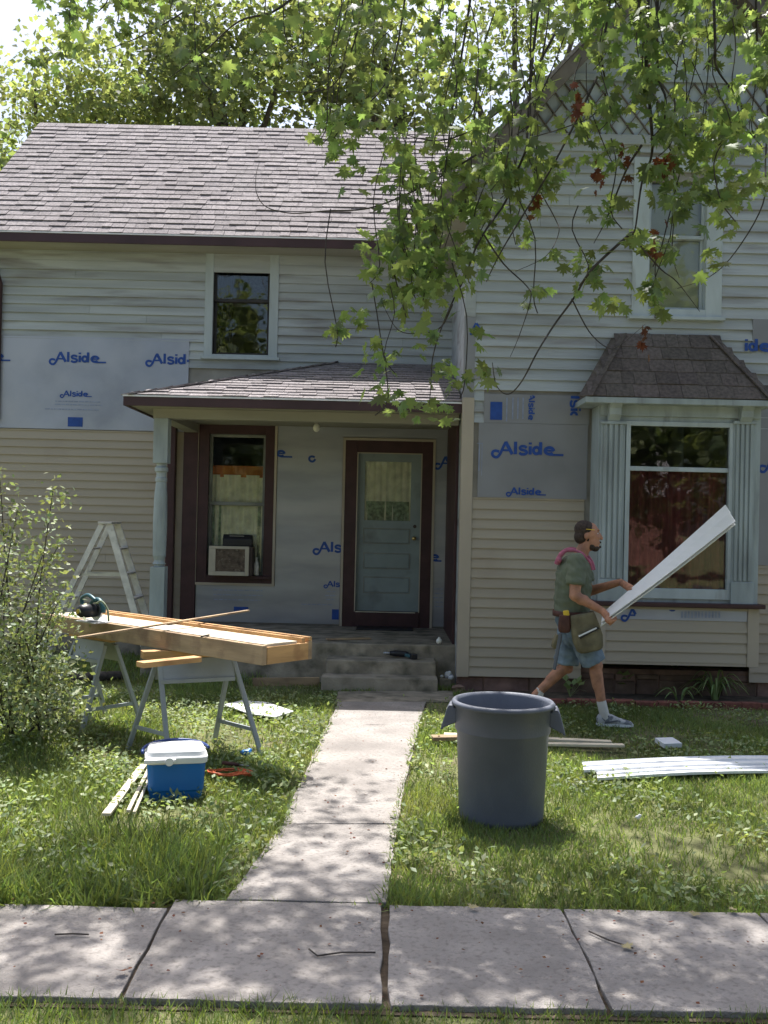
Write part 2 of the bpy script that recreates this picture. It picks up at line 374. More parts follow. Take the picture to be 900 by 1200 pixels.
# ================================================================== house
YL, YR, YB = 12.3, 10.15, 9.79
XR0 = aty(538, 740, YR).x
XR1 = 5.25; XPK = (XR0+XR1)/2
house = thing('house', 'two-storey old wooden house being re-sided, with porch and bay window', 'house', (0, 12, 0))
def wall_grid(x0, x1, z0, z1, y0, y1, ops):
    xs = sorted({x0, x1, *[o[0] for o in ops], *[o[1] for o in ops]}); zs = sorted({z0, z1, *[o[2] for o in ops], *[o[3] for o in ops]})
    xs = [x for x in xs if x0 <= x <= x1]; zs = [z for z in zs if z0 <= z <= z1]; m = MB()
    for a, b in zip(xs[:-1], xs[1:]):
        for c, d in zip(zs[:-1], zs[1:]):
            if any(o[0] <= (a+b)/2 <= o[1] and o[2] <= (c+d)/2 <= o[3] for o in ops): continue
            m.box(a, b, y0, y1, c, d)
    return m
BOARDMESH = {}
def board(x0, x1, z0, ex, y, mat, parent, name, bot=.021, top=.002, lap=.012):
    bot = .027 if name == 'clapboard' else bot
    key = (round(ex, 4), mat, name, bot)
    L = x1-x0
    if key not in BOARDMESH:
        m = MB(); t = top
        m.hexa([(0, -bot, 0), (1, -bot, 0), (1, 0, 0), (0, 0, 0), (0, -t, ex+lap), (1, -t, ex+lap), (1, 0, ex+lap), (0, 0, ex+lap)])
        o = m.build(name, mat, parent, org=(0, 0, 0)); BOARDMESH[key] = o
        o.location = (x0, y, z0); o.scale = (L, 1, 1); WLOC[o] = Vector((x0, y, z0)); return o
    src = BOARDMESH[key]; o = src.copy(); COL.objects.link(o); o.parent = None
    o.location = (x0, y, z0); o.scale = (L, 1, 1); attach(o, parent, (x0, y, z0)); return o
def boards(x0, x1, z0, z1, ex, y, ops, mat, parent, name, joint=0, xlim=None, tilt=0):
    n = int(math.ceil((z1-z0)/ex-.05))
    for i in range(n):
        a = z0+i*ex; b = a+ex
        lo, hi = (x0, x1) if xlim is None else xlim(b)
        segs = [(lo, hi)]
        for o in ops:
            if min(b, o[3])-max(a, o[2]) > .3*ex:
                ns = []
                for s, e in segs:
                    if o[1] <= s or o[0] >= e: ns.append((s, e)); continue
                    if o[0] > s: ns.append((s, o[0]))
                    if o[1] < e: ns.append((o[1], e))
                segs = ns
        for s, e in segs:
            if e-s < .03: continue
            if joint and e-s > 1.6 and random.random() < joint:
                c = random.uniform(s+.5, e-.5); board(s, c-.0015, a, ex, y, mat, parent, name); board(c+.0015, e, a, ex, y-.0015*random.random(), mat, parent, name)
            else: board(s, e, a, ex, y, mat, parent, name)
# ---- windows
def window(u0, v0, u1, v1, iu0, iv0, iu1, iv1, y, vm, casing, sash, mat_glass, depth=.10, proud=.032, sill=True, sw=.035):
    X0, X1, Z0, Z1 = rect(u0, v0, u1, v1, y); x0, x1, z0, z1 = rect(iu0, iv0, iu1, iv1, y)
    m = MB(); p = y-proud
    m.box(X0, x0, p, y+.02, Z0, Z1); m.box(x1, X1, p, y+.02, Z0, Z1); m.box(x0, x1, p+.002, y+.02, z1, Z1); m.box(x0, x1, p+.002, y+.02, Z0, z0)
    w = m.build('window', casing, house, bevel=.003)
    j = MB(); e = .012
    j.box(x0-.03, x0, y+.021, y+depth+.05, z0-.03, z1+.03); j.box(x1, x1+.03, y+.021, y+depth+.05, z0-.03, z1+.03)
    j.box(x0, x1, y+.021, y+depth+.05, z1, z1+.03); j.box(x0, x1, y+.021, y+depth+.05, z0-.03, z0)
    j.build('frame', sash, w)
    zm = aty((u0+u1)/2, vm, y).z
    for (a, b, yy) in ((zm-.0, z1, y+depth*.45), (z0, zm+.03, y+depth*.45+.034)):
        s = MB()
        s.box(x0+.001, x0+sw, yy, yy+.03, a, b); s.box(x1-sw, x1-.001, yy, yy+.03, a, b); s.box(x0+sw, x1-sw, yy+.001, yy+.029, b-sw, b); s.box(x0+sw, x1-sw, yy+.001, yy+.029, a, a+sw*1.1)
        s.build('sash', sash, w, bevel=.003)
        MB().box(x0+sw, x1-sw, yy+.012, yy+.016, a+sw*1.1, b-sw).build('pane', mat_glass, w)
    if sill:
        MB().box(X0-.03, X1+.03, p-.04, y+.01, Z0-.035, Z0-.001).build('sill', casing, w, bevel=.004)
    return w, (X0, X1, Z0, Z1), (x0, x1, z0, z1)
def curtain(x0, x1, z0, z1, y, mat, parent, name='curtain', folds=9, amp=.02, hang=.0):
    n = folds*8; a = []; b = []
    for i in range(n+1):
        t = i/n; yy = y+amp*math.sin(2*PI*folds*t+.8*math.sin(5*t))+random.uniform(-.003, .003)
        a.append((x0+(x1-x0)*t, yy, z0+hang*math.sin(PI*t*3)*.3)); b.append((x0+(x1-x0)*t, y+(yy-y)*.5, z1))
    m = MB(); m.add(a+b, [(i, i+1, n+2+i, n+1+i) for i in range(n)]); return m.build(name, mat, parent, smooth=True)

# ---- openings (inner openings of walls)
wU, oU, iU = window(240.5, 288, 326.5, 419, 250, 292, 316, 416, YL, 353, 'palecasing', 'sashdark', 'glass_dark')
wP, oP, iP = window(232, 497, 321, 683, 244, 509, 310, 674, YL, 592, 'maroon', 'sashgrey', 'glass', sill=False)
wR, oR, iR = window(741, 186, 846, 372, 760, 202, 827, 363, YR, 279, 'palecasing', 'palecasing', 'glass', depth=.08)
DX0, DX1, DZ0, DZ1 = rect(403, 517, 505.5, 735, YL); dx0, dx1, dz0, dz1 = rect(417, 531, 493, 717, YL)
DECK = .42
# curtains
curtain(iP[0]+.02, iP[1]-.02, iP[2]+.02, aty(277, 556, YL).z, YL+.135, 'lace', wP, folds=7, amp=.018)
curtain(iP[0]+.01, iP[1]-.01, aty(277, 556, YL).z-.03, aty(277, 547, YL).z+.02, YL+.145, 'orangecloth', wP, 'valance', folds=3, amp=.02)
for a, b in ((0, .2), (.82, 1)):
    curtain(iP[0]+(iP[1]-iP[0])*a, iP[0]+(iP[1]-iP[0])*b, iP[2]+.02, aty(277, 592, YL).z, YL+.14, 'lacegreen', wP, folds=2, amp=.012)
curtain(iR[0]+.01, iR[1]-.01, iR[2]+.03, iR[3], YR+.11, 'shade', wR, 'roller_shade', folds=1, amp=.004)
curtain(iU[0]+.0, iU[0]+.2, iU[2], iU[3], YL+.3, 'dark', wU, folds=3)

# ---- left wing walls
XL0 = -4.97; ZE = aty(250, 277, YL-.4).z          # eave height
lw = wall_grid(XL0, XR0+.3, 0, ZE+.2, YL+.003, YL+.16, [(iU[0]-.03, iU[1]+.03, iU[2]-.03, iU[3]+.03), (iP[0]-.03, iP[1]+.03, iP[2]-.03, iP[3]+.03), (dx0-.03, dx1+.03, DECK-.02, dz1+.03)]).build('wall', 'wallcore', house)
YRIDGE = YL-.4+2.74; SL = .88; ZRIDGE = ZE+2.74*SL; YBACK = 2*YRIDGE-(YL-.4)
g = MB()
g.prism([(XL0, YL+.16, 0), (XL0, YBACK-.4, 0), (XL0, YBACK-.4, ZE+.25), (XL0, YRIDGE, ZRIDGE-.1), (XL0, YL+.16, ZE+.25)], (.15, 0, 0)).build('wall', 'oldpaint', house)
MB().box(XL0, 6, YBACK-.55, YBACK-.4, 0, ZE+.2).build('wall', 'oldpaint', house)
# old clapboards above, vinyl below
zIns1 = aty(100, 396, YL).z; zIns0 = aty(100, 503.5, YL).z
zV1 = aty(100, 506, YL).z
VEX = .1016
xpost_trim0, xpost_trim1, _, _ = rect(214, 500, 231, 720, YL)
boards(XL0, XR0, zIns1-.35, ZE-.02, .109, YL, [oU, (XL0-1, aty(221, 450, YL).x-.05, zIns0, zIns1-.06)], 'oldpaint', lw, 'clapboard', joint=.5)
boards(XL0+.09, xpost_trim0, zV1-25*VEX, zV1, VEX, YL, [], 'vinyl', lw, 'siding_board', joint=.25)
MB().box(XL0-.012, XL0+.085, YL-.022, YL+.0, .3, ZE-.05).build('corner_board', 'palecasing', house, bevel=.003)
MB().box(XL0+.09, xpost_trim0, YL-.016, YL+.001, zV1+.002, zV1+.018).build('starter_strip', 'vinyl_trim', house)
MB().box(XL0+.01, xpost_trim0, YL-.03, YL+.1, .0, zV1-25*VEX-.003).build('foundation', 'oldconcrete', house)
# frieze board under the eave
MB().box(XL0, XR0, YL-.024, YL-.001, ZE-.34, ZE-.1).build('frieze_board', 'oldpaint', house, bevel=.003)
# downspout at the left corner
m = MB(); xd = aty(2, 330, YL).x
m.tube([(xd, YL-.36, ZE-.12), (xd, YL-.30, ZE-.3), (xd, YL-.06, ZE-.55), (xd, YL-.06, 2.9)], .035, 10).build('downspout', 'fascia', house, smooth=True)
# porch wall trim, and a dark strip beside the post built as one
MB().box(xpost_trim0, xpost_trim1, YL-.05, YL+.0, DECK, 2.97).build('trim_board', 'maroon', house, bevel=.004)
xa, xb, _, _ = rect(199, 500, 206, 720, YL)
MB().box(xa-.02, xb, YL-.13, YL-.018, .35, 2.97).build('trim_board', 'maroon', house, bevel=.006)

# ---- insulation sheets with lettering
def ribbon(m, pts, w, tf, d):
    P = [Vector(p) for p in pts]; Lf = []; Rt = []
    for i, p in enumerate(P):
        a = P[max(0, i-1)]; b = P[min(len(P)-1, i+1)]; t = (b-a)
        if t.length < 1e-6: t = Vector((1, 0))
        t.normalize(); nn = Vector((-t.y, t.x)); Lf.append(p+nn*w/2); Rt.append(p-nn*w/2)
    n = len(P); vs = [tf(q, d) for q in Lf]+[tf(q, d) for q in Rt]
    m.add(vs, [(i, i+1, n+i+1, n+i) for i in range(n-1)])
def arc(cx, cy, rx, ry, a0, a1, n=22):
    return [(cx+rx*math.cos(math.radians(a0+(a1-a0)*i/n)), cy+ry*math.sin(math.radians(a0+(a1-a0)*i/n))) for i in range(n+1)]
def sp2(pts, n=5): return [(q.x, q.y) for q in spline([(x, y, 0) for x, y in pts], n)]
def dens(pts, n=10):
    out = []
    for (a, b), (c, d) in zip(pts[:-1], pts[1:]): out += [(a+(c-a)*i/n, b+(d-b)*i/n) for i in range(n)]
    return out+[pts[-1]]
LOGO = [  # strokes in px of the photograph's logo, y down, baseline 458
    (sp2([(262, 388), (249, 414), (238, 440), (226, 464), (211, 478), (194, 475), (184, 461), (189, 446), (204, 441), (224, 446)]), 12),
    (dens([(260, 388), (300, 459)]), 15), (dens([(238, 437), (288, 437)]), 9),
    (dens([(318, 386), (318, 459)]), 14),
    (sp2([(383, 421), (372, 413), (354, 412), (344, 420), (349, 430), (365, 434), (380, 440), (383, 449), (373, 457), (354, 458), (340, 450)]), 12),
    (dens([(403, 411), (403, 459)]), 14), (dens([(403, 389), (403, 400)]), 14),
    (arc(440, 435, 18, 19, 0, 360), 13), (dens([(463, 386), (463, 459)]), 14),
    (dens([(492, 434), (540, 434)]), 8), (arc(514, 435, 25, 19, 0, -320), 13), (dens([(514, 458), (596, 458)]), 9)]
def logo(parent, o, cap, ex=(1, 0, 0), ez=(0, 0, 1), yoff=.004, clip=(0, 1000), mat='blueink', x_from=175):
    """o: world point of the logo's left end on the baseline"""
    k = cap/73.0; ex = Vector(ex); ez = Vector(ez); o = Vector(o); m = MB(); nn = Vector((0, -1, 0)); li = 0
    def tf(q, d): return o+ex*((q.x-x_from)*k)+ez*((458-q.y)*k)+nn*d
    for pts, w in LOGO:
        run = []; li += 1
        for p in list(pts)+[None]:
            if p is not None and clip[0] <= p[0] <= clip[1]: run.append(p)
            else:
                if len(run) > 1: ribbon(m, run, w*1.3, tf, yoff+.0004*li)
                run = []
    return m.build('lettering', mat, parent)
def marks(parent, rects, y, mat='blueink', name='lettering', d=.004):
    m = MB()
    for (x0, x1, z0, z1) in rects: m.add([(x0, y-d, z0), (x1, y-d, z0), (x1, y-d, z1), (x0, y-d, z1)], [(0, 1, 2, 3)])
    return m.build(name, mat, parent)
def fine(x0, x1, z, n, dz, h=.012):
    out = []
    for i in range(n):
        x = x0+random.uniform(0, .03)
        while x < x1-.02:
            w = random.uniform(.02, .07); out.append((x, min(x+w, x1), z-i*dz-h/2, z-i*dz+h/2)); x += w+.012
    return out
def sheet(poly, y, mat, t=.012, name='insulation_sheet'):
    return MB().prism([(x, y, z) for x, z in poly], (0, -t, 0)).build(name, mat, house)
# left sheet
xr = aty(221, 450, YL).x; ys = YL-.014
sL = sheet([(XL0, zIns0), (xr, zIns0), (xr, zIns1), (XL0+2.6, zIns1+.012), (XL0, zIns1+.0)], ys, 'foil'); yf = ys-.012
wl = lambda u, v: aty(u, v, yf)
logo(sL, wl(57, 423.5), .125); logo(sL, wl(170, 425.5), .125, clip=(0, 492)); logo(sL, wl(-55, 421), .125, clip=(478, 1000))
logo(sL, wl(70, 464), .07)
p = wl(62, 470); marks(sL, fine(p.x, p.x+.62, p.z, 2, .04)+fine(p.x-.1, p.x+.6, p.z-.1, 1, .04), yf, 'paleink')
x0, x1, z0, z1 = rect(79.5, 489, 97, 500, yf); marks(sL, [(x0, x1, z0, z1)], yf)
# porch back wall sheets: below the window, between window and door, right of the door
zt = 2.99; xw1 = oP[1]+.035; zw0 = oP[2]-.03
sP = sheet([(xpost_trim1+.01, DECK+.02), (DX0-.035, DECK+.02), (DX0-.035, zt), (xw1, zt), (xw1, zw0), (xpost_trim1+.01, zw0)], ys, 'foil_porch')
sQ = sheet([(DX1+.03, DECK+.02), (XR0-.005, DECK+.02), (XR0-.005, zt), (DX1+.03, zt)], ys, 'foil_porch')
sT = sheet([(xw1, DZ1+.04), (XR0-.005, DZ1+.04), (XR0-.005, zt), (xw1, zt)], ys+.003, 'foil_porch')
logo(sP, wl(366, 646), .125, clip=(0, 384)); logo(sP, wl(379, 687), .07, clip=(0, 384)); logo(sP, wl(275, 534), .125, clip=(478, 1000))
logo(sP, wl(361, 537.5), .125, clip=(0, 231)); logo(sQ, wl(508, 546), .125, clip=(0, 280)); logo(sQ, wl(455, 656), .125, clip=(483, 570))
p = wl(250, 691); rr = fine(p.x, p.x+.62, p.z, 3, .06); p = wl(380, 693); rr += fine(p.x, p.x+.14, p.z, 3, .05); p = wl(352, 708); rr += fine(p.x, p.x+.4, p.z, 1, .05)
marks(sP, rr, yf, 'paleink')
p = wl(508, 690); marks(sQ, fine(p.x, p.x+.12, p.z, 5, .055), yf, 'paleink'); p = wl(521, 585); marks(sQ, fine(p.x, p.x+.05, p.z, 3, .05), yf, 'paleink')
marks(sP, [rect(274, 711, 291, 716, yf), rect(389, 714, 397, 726, yf)], yf)
# beige J-channel trims round window and door
def jtrim(X0, X1, Z0, Z1, y, w=.03, bottom=True, name='trim_channel'):
    m = MB(); m.box(X0-w, X0, y-.045, y-.001, Z0-(w if bottom else 0), Z1+w); m.box(X1, X1+w, y-.045, y-.001, Z0-(w if bottom else 0), Z1+w); m.box(X0, X1, y-.044, y-.001, Z1, Z1+w)
    if bottom: m.box(X0, X1, y-.044, y-.001, Z0-w, Z0)
    return m.build(name, 'vinyl_trim', house)
jtrim(oP[0], oP[1], oP[2], oP[3]-.0, YL); jtrim(DX0, DX1, DECK+.0, DZ1, YL, bottom=False)
MB().box(xw1, XR0-.01, YL-.04, YL-.001, zt-.005, zt+.02).build('trim_channel', 'vinyl_trim', house)
# ---- door
df = MB(); df.box(DX0, dx0, YL-.035, YL+.12, DECK, DZ1); df.box(dx1, DX1, YL-.035, YL+.12, DECK, DZ1); df.box(dx0, dx1, YL-.034, YL+.12, dz1, DZ1); df.box(dx0, dx1, YL-.05, YL+.12, DECK, dz0)
door = df.build('door', 'maroon', house, bevel=.004)
yd = YL+.03
gx0, gx1, gz0, gz1 = rect(427.5, 541, 481.5, 610, yd)
leaf = wall_grid(dx0+.004, dx1-.004, dz0+.006, dz1-.004, yd, yd+.04, [(gx0, gx1, gz0, gz1)]).build('door_leaf', 'doorpaint', door)
MB().box(gx0-.002, gx1+.002, yd+.018, yd+.023, gz0-.002, gz1+.002).build('pane', 'glass', door)
curtain(gx0-.03, gx1+.03, gz0-.03, gz1+.03, yd+.045, 'lace', door, folds=8, amp=.012)
curtain(gx0+.02, gx1-.02, gz0-.04, gz0+.24, yd+.031, 'lacegreen', door, folds=5, amp=.010)
for (a, b) in ((619, 637.5), (648, 667), (676, 695.5)):
    x0, x1, z0, z1 = rect(425.5, a, 480.5, b, yd); m = MB(); w = .013
    m.box(x0, x0+w, yd-.006, yd+.001, z0, z1); m.box(x1-w, x1, yd-.006, yd+.001, z0, z1); m.box(x0+w, x1-w, yd-.005, yd+.001, z1-w, z1); m.box(x0+w, x1-w, yd-.005, yd+.001, z0, z0+w)  # ring round the panel; its darker grey paints in the groove's shade
    m.build('door_panel', 'sashgrey', door); MB().box(x0+w+.004, x1-w-.004, yd-.009, yd+.001, z0+w+.004, z1-w-.004).build('door_panel', 'doorpaint', door, bevel=.004)
p = aty(485, 631, yd); MB().ell((p.x, yd-.045, p.z), (.028, .028, .028)).tube([(p.x, yd, p.z), (p.x, yd-.04, p.z)], .011, 8).build('knob', 'brass', door, smooth=True)
p = aty(486, 617, yd); MB().tube([(p.x, yd+.001, p.z), (p.x, yd-.014, p.z)], .022, 12).build('lock', 'brownmetal', door)
MB().box(dx0-.001, dx0+.012, YL-.042, YL-.03, dz0, dz1).build('trim_channel', 'vinyl_trim', door); MB().box(dx1-.012, dx1+.001, YL-.042, YL-.03, dz0, dz1).build('trim_channel', 'vinyl_trim', door); MB().box(dx0+.012, dx1-.012, YL-.042, YL-.03, dz1-.012, dz1).build('trim_channel', 'vinyl_trim', door)
MB().box(dx0+.02, dx1-.05, YL-.055, YL-.038, dz0-.006, dz0+.004).build('threshold', 'paleboard', door)

# ---- shingle helper
SHMESH = {}
def shingle_roof(part, origin, ax, up, nrm, rows, exp, wid, xr, mat, limit=300, thick=.015, zig=True):
    """origin: eave point; ax: along eave; up: up the slope; xr(row)->(x0,x1) along ax"""
    ax = Vector(ax); up = Vector(up); nrm = Vector(nrm); R = Matrix((ax, up, nrm)).transposed(); eul = R.to_euler(); cnt = 0; rest = MB()
    for i in range(rows):
        x0, x1 = xr(i); x = x0-random.uniform(0, wid)
        while x < x1:
            w = wid*random.uniform(.55, 1.25); a = max(x, x0); b = min(x+w-.004, x1); x += w
            if b-a < .03: continue
            t = thick*random.choice([.75, .85, 1.0, 1.25, 1.5]); l = exp*1.12+random.uniform(-.003, .003)
            o = Vector(origin)+ax*a+up*(i*exp+random.uniform(-.004, .004))
            if cnt < limit:
                key = (mat, round(exp, 3))
                if key not in SHMESH:
                    s = MB().hexa([(0, 0, 0), (1, 0, 0), (1, 1, -.0), (0, 1, 0), (0, 0, 1), (1, 0, 1), (1, 1, .12), (0, 1, .12)]).build('shingle', mat, part, org=(0, 0, 0)); SHMESH[key] = s
                    s.location = o; WLOC[s] = o; s.rotation_euler = eul; s.scale = (b-a, l, t)
                else: dup(SHMESH[key], o, part, eul, (b-a, l, t))
                cnt += 1
            else:
                f = lambda X, Y, Z: o+ax*X+up*Y+nrm*Z
                rest.hexa([f(0, 0, 0), f(b-a, 0, 0), f(b-a, l, 0), f(0, l, 0), f(0, 0, t), f(b-a, 0, t), f(b-a, l, t*.12), f(0, l, t*.12)])
    if rest.v: tag(rest.build('shingles', mat, part), kind='stuff')
# ---- main roof
cs = 1/math.hypot(1, SL); upv = Vector((0, cs, SL*cs)); nrv = Vector((0, -SL*cs, cs)); YE = YL-.4; XRK = XL0-.3
rl = (ZRIDGE-ZE)/(SL*cs)
r = MB(); xe = 3.4
r.prism([(XRK, YE, ZE), (XRK, YRIDGE, ZRIDGE), (XRK, YBACK, ZE), (XRK, YBACK, ZE-.1), (XRK, YRIDGE, ZRIDGE-.12), (XRK, YE, ZE-.1)], (xe-XRK, 0, 0))
roof = r.build('roof', 'shingle', house)
shingle_roof(roof, Vector((0, YE-.02, ZE))+nrv*.004, (1, 0, 0), upv, nrv, 25, rl/25, .20, lambda i: (XRK-.01, .95+i*.09), 'shingle', limit=300)
m = MB(); n_ = int((3.0-XRK)/.3)
for i in range(n_):
    x = XRK+i*.3; c0 = YRIDGE; m.prism([(x, c0-.14, ZRIDGE-.14*SL+.018), (x, c0, ZRIDGE+.022), (x, c0+.14, ZRIDGE-.14*SL+.018), (x, c0+.14, ZRIDGE-.14*SL+.006), (x, c0, ZRIDGE+.008), (x, c0-.14, ZRIDGE-.14*SL+.006)], (.31, 0, 0))
m.build('ridge_cap', 'shingle', roof)
MB().box(XRK, XR0-.02, YE-.035, YE-.006, ZE-.012, ZE+.004).build('drip_edge', 'dripedge', roof)
MB().box(XRK, XR0-.02, YE-.028, YE-.001, ZE-.118, ZE-.014).build('fascia', 'fascia', roof, bevel=.003)
MB().box(XRK, XR0-.02, YE, YL-.001, ZE-.112, ZE-.101).build('soffit', 'soffit', roof)
MB().prism([(XRK-.02, YE-.02, ZE-.14), (XRK-.02, YE-.02, ZE+.0), (XRK-.02, YRIDGE, ZRIDGE), (XRK-.02, YRIDGE, ZRIDGE-.17)], (.022, 0, 0)).build('rake_board', 'fascia', roof)

# ---- porch: deck, steps, post, beam, ceiling, roof
YD = 10.58; XP0 = aty(165, 740, YD).x
deck = MB().box(XP0, XR0+.05, YD, YL+.05, -.05, DECK).build('porch_deck', 'oldconcrete', house, bevel=.012)
sx0, sx1 = aty(377, 785, 10.1).x, aty(513, 785, 10.1).x
MB().box(sx0+.03, sx1-.01, 10.27, YD-.003, -.05, .285).build('step', 'oldconcrete', house, bevel=.015)
MB().box(sx0, sx1, 10.05, 10.267, -.05, .145).build('step', 'oldconcrete', house, bevel=.015)
YPE = 10.2; ZPE = aty(345, 468, YPE).z; SP = (aty(460, 427, YL).z-ZPE)/(YL-YPE); XH = aty(148, 467, YPE).x
cP = 1/math.hypot(1, SP); upP = Vector((0, cP, SP*cP)); nP = Vector((0, -SP*cP, cP))
ZW = ZPE+SP*(YL-YPE); XW = XH+(YL-YPE)
m = MB(); xr_ = XR0-.02
m.add([(XH, YPE, ZPE), (xr_, YPE, ZPE), (xr_, YL, ZW), (XW, YL, ZW), (XH, YL, ZPE), (XH, YPE, ZPE-.03), (xr_, YPE, ZPE-.03), (xr_, YL, ZPE-.03), (XH, YL, ZPE-.03)],
      [(0, 1, 2, 3), (0, 3, 4), (0, 5, 6, 1), (1, 6, 7, 2), (4, 8, 5, 0), (5, 8, 7, 6), (2, 7, 8, 4, 3)])
proof = m.build('porch_roof', 'shingle', house)
pr = (YL-YPE)/cP; npr = 15
shingle_roof(proof, Vector((0, YPE-.02, ZPE))+nP*.004, (1, 0, 0), upP, nP, npr, pr/npr, .21, lambda i: (XH+.02+i*pr/npr*cP, xr_), 'shingle')
axl = Vector((0, -1, 0)); upl = Vector((cP, 0, SP*cP)); nl = Vector((-SP*cP, 0, cP))
shingle_roof(proof, Vector((XH-.02, YL, ZPE))+nl*.004, axl, upl, nl, npr, pr/npr, .30, lambda i: (0, YL-YPE-.02-i*pr/npr*cP), 'shingle')
m = MB(); hv = Vector((XW, YL, ZW))-Vector((XH, YPE, ZPE)); hl = hv.length; hv.normalize(); sd = hv.cross(Vector((0, 0, 1))).normalized(); hn = sd.cross(hv)
for i in range(int(hl/.17)):
    a = Vector((XH, YPE, ZPE))+hv*(i*.17)+hn*.016; m.obox(a+hv*.09, hv*.1, sd*.085, hn*.006)
m.build('hip_cap', 'shingle', proof)
m = MB(); m.box(XH-.03, xr_, YPE-.035, YPE-.006, ZPE-.01, ZPE+.005); m.box(XH-.035, XH-.006, YPE-.005, YL-.02, ZPE-.01, ZPE+.005); m.build('drip_edge', 'dripedge', proof)
m = MB(); m.box(XH-.025, xr_, YPE-.026, YPE-.001, ZPE-.105, ZPE-.012); m.box(XH-.025, XH-.001, YPE, YL-.02, ZPE-.105, ZPE-.012); m.build('fascia', 'fascia', proof, bevel=.003)
ZB1 = ZPE-.075; ZB0 = aty(400, 495, YD-.02).z
MB().box(XH, xr_, YPE, YL-.02, ZB1-.012, ZB1+.01).build('soffit', 'soffit', proof)
xpo = aty(188, 600, YD+.03).x
MB().box(xpo-.085, xr_, YD-.05, YD+.11, ZB0, ZB1-.013).build('porch_beam', 'soffit', house, bevel=.004)
MB().box(xpo-.085, xpo+.075, YD+.112, YL-.01, ZB0, ZB1-.013).build('porch_beam', 'soffit', house, bevel=.004)
def zof(v): return aty(185, v, YD+.03).z
post = MB(); yp = YD+.03; w = .078
z1 = zof(543); post.box(xpo-w, xpo+w, yp-w, yp+w, z1, ZB0-.001)
z2 = zof(664); z3 = DECK
post.box(xpo-w, xpo+w, yp-w, yp+w, z3+.002, z2)
prof = [(.05, z2), (.05, z2+.02), (.07, z2+.03), (.055, z2+.05), (.05, z2+.07), (.066, z2+.12), (.072, (z1+z2)/2-.1), (.066, z1-.35), (.052, z1-.2), (.06, z1-.19), (.06, z1-.16), (.05, z1-.15), (.05, z1-.1), (.068, z1-.085), (.068, z1-.05), (.05, z1-.03), (.05, z1)]
post.lathe([(a*1.05, b) for a, b in prof], 20, (xpo, yp, 0)); post.build('porch_post', 'bluetrim', house, bevel=.003)
# maroon board and beige corner on the right wing's side wall
MB().box(XR0-.03, XR0-.004, YD+.12, YL-.05, DECK, ZB1-.02).build('trim_board', 'maroon', house, bevel=.003)

# ---- right wing
sR = 1.1; ZPK = 7.83; xeR = XR0-.3; ZER = ZPK-sR*(XPK-xeR)
def zr(x): return ZPK-sR*abs(x-XPK)
bx0, bx1 = aty(697, 740, YB).x, aty(887, 740, YB).x
bgx0, bgx1, bgz0, bgz1 = rect(737, 500, 853, 690, YB)
rw = wall_grid(XR0, XR1, .36, zr(XR0)-.05, YR+.003, YR+.15, [(iR[0]-.03, iR[1]+.03, iR[2]-.03, iR[3]+.03), (bx0+.05, bx1-.05, .6, bgz1+.1)])
rw.prism([(XR0, YR+.003, zr(XR0)-.05), (XR1, YR+.003, zr(XR0)-.05), (XPK, YR+.003, ZPK-.05)], (0, .147, 0))
rw = rw.build('wall', 'wallcore', house)
MB().box(XR0, XR0+.15, YR+.151, YBACK-.6, .0, zr(XR0)-.02).build('wall', 'oldpaint', house)
MB().box(XR1-.15, XR1, YR+.151, YBACK-.6, .0, zr(XR0)-.02).build('wall', 'oldpaint', house)
zVR1 = aty(620, 586, YR).z; xins0, xins1 = aty(560, 540, YR).x, aty(697, 540, YR).x
zA1 = aty(628, 497, YR).z; zBt = aty(628, 463, YR).z
ztrim = aty(700, 170, YR).z
def gx(z):
    d = max(0, (ZPK-z)/sR-.02); return (max(XR0+.1, XPK-d), min(XR1, XPK+d))
bayop = (bx0-.06, bx1+.06, .0, aty(790, 470, YB).z)
xrg = aty(889, 560, YR).x
boards(XR0+.1, XR1, zBt-.3, ztrim, .1135, YR, [oR, bayop, (aty(882, 390, YR).x, 9, aty(882, 405, YR).z, aty(882, 374, YR).z), (xins0+.05, xins1, zVR1, zBt-.02)], 'oldpaint', rw, 'clapboard', joint=.4, xlim=gx)
boards(XR0+.1, XR1, zVR1-18*VEX, zVR1, VEX, YR, [bayop], 'vinyl', rw, 'siding_board', joint=.0)
boards(xrg, XR1, zVR1-.65-0*VEX, zVR1-.65+VEX*.9, VEX, YR, [], 'vinyl', rw, 'siding_board')
zRB = zVR1-18*VEX
MB().box(XR0+.1, bayop[0], YR-.016, YR+.001, zVR1+.002, zVR1+.018).build('starter_strip', 'vinyl_trim', house)
zcb = aty(546, 466, YR).z; zct = aty(548, 372, YR).z
MB().box(XR0-.018, XR0+.105, YR-.03, YR+.1, zRB-.01, zcb).build('corner_board', 'vinyl_trim', house, bevel=.006)
MB().box(XR0-.014, XR0+.1, YR-.024, YR+.1, zct+.002, zr(XR0)-.08).build('corner_board', 'oldpaint', house, bevel=.004)
sC = MB().box(XR0-.012, XR0+.1, YR-.022, YR+.1, zcb+.002, zct).build('insulation_sheet', 'foil_matte', house)
yc = YR-.022; logo(sC, aty(541, 392, yc), .125, clip=(228, 308))
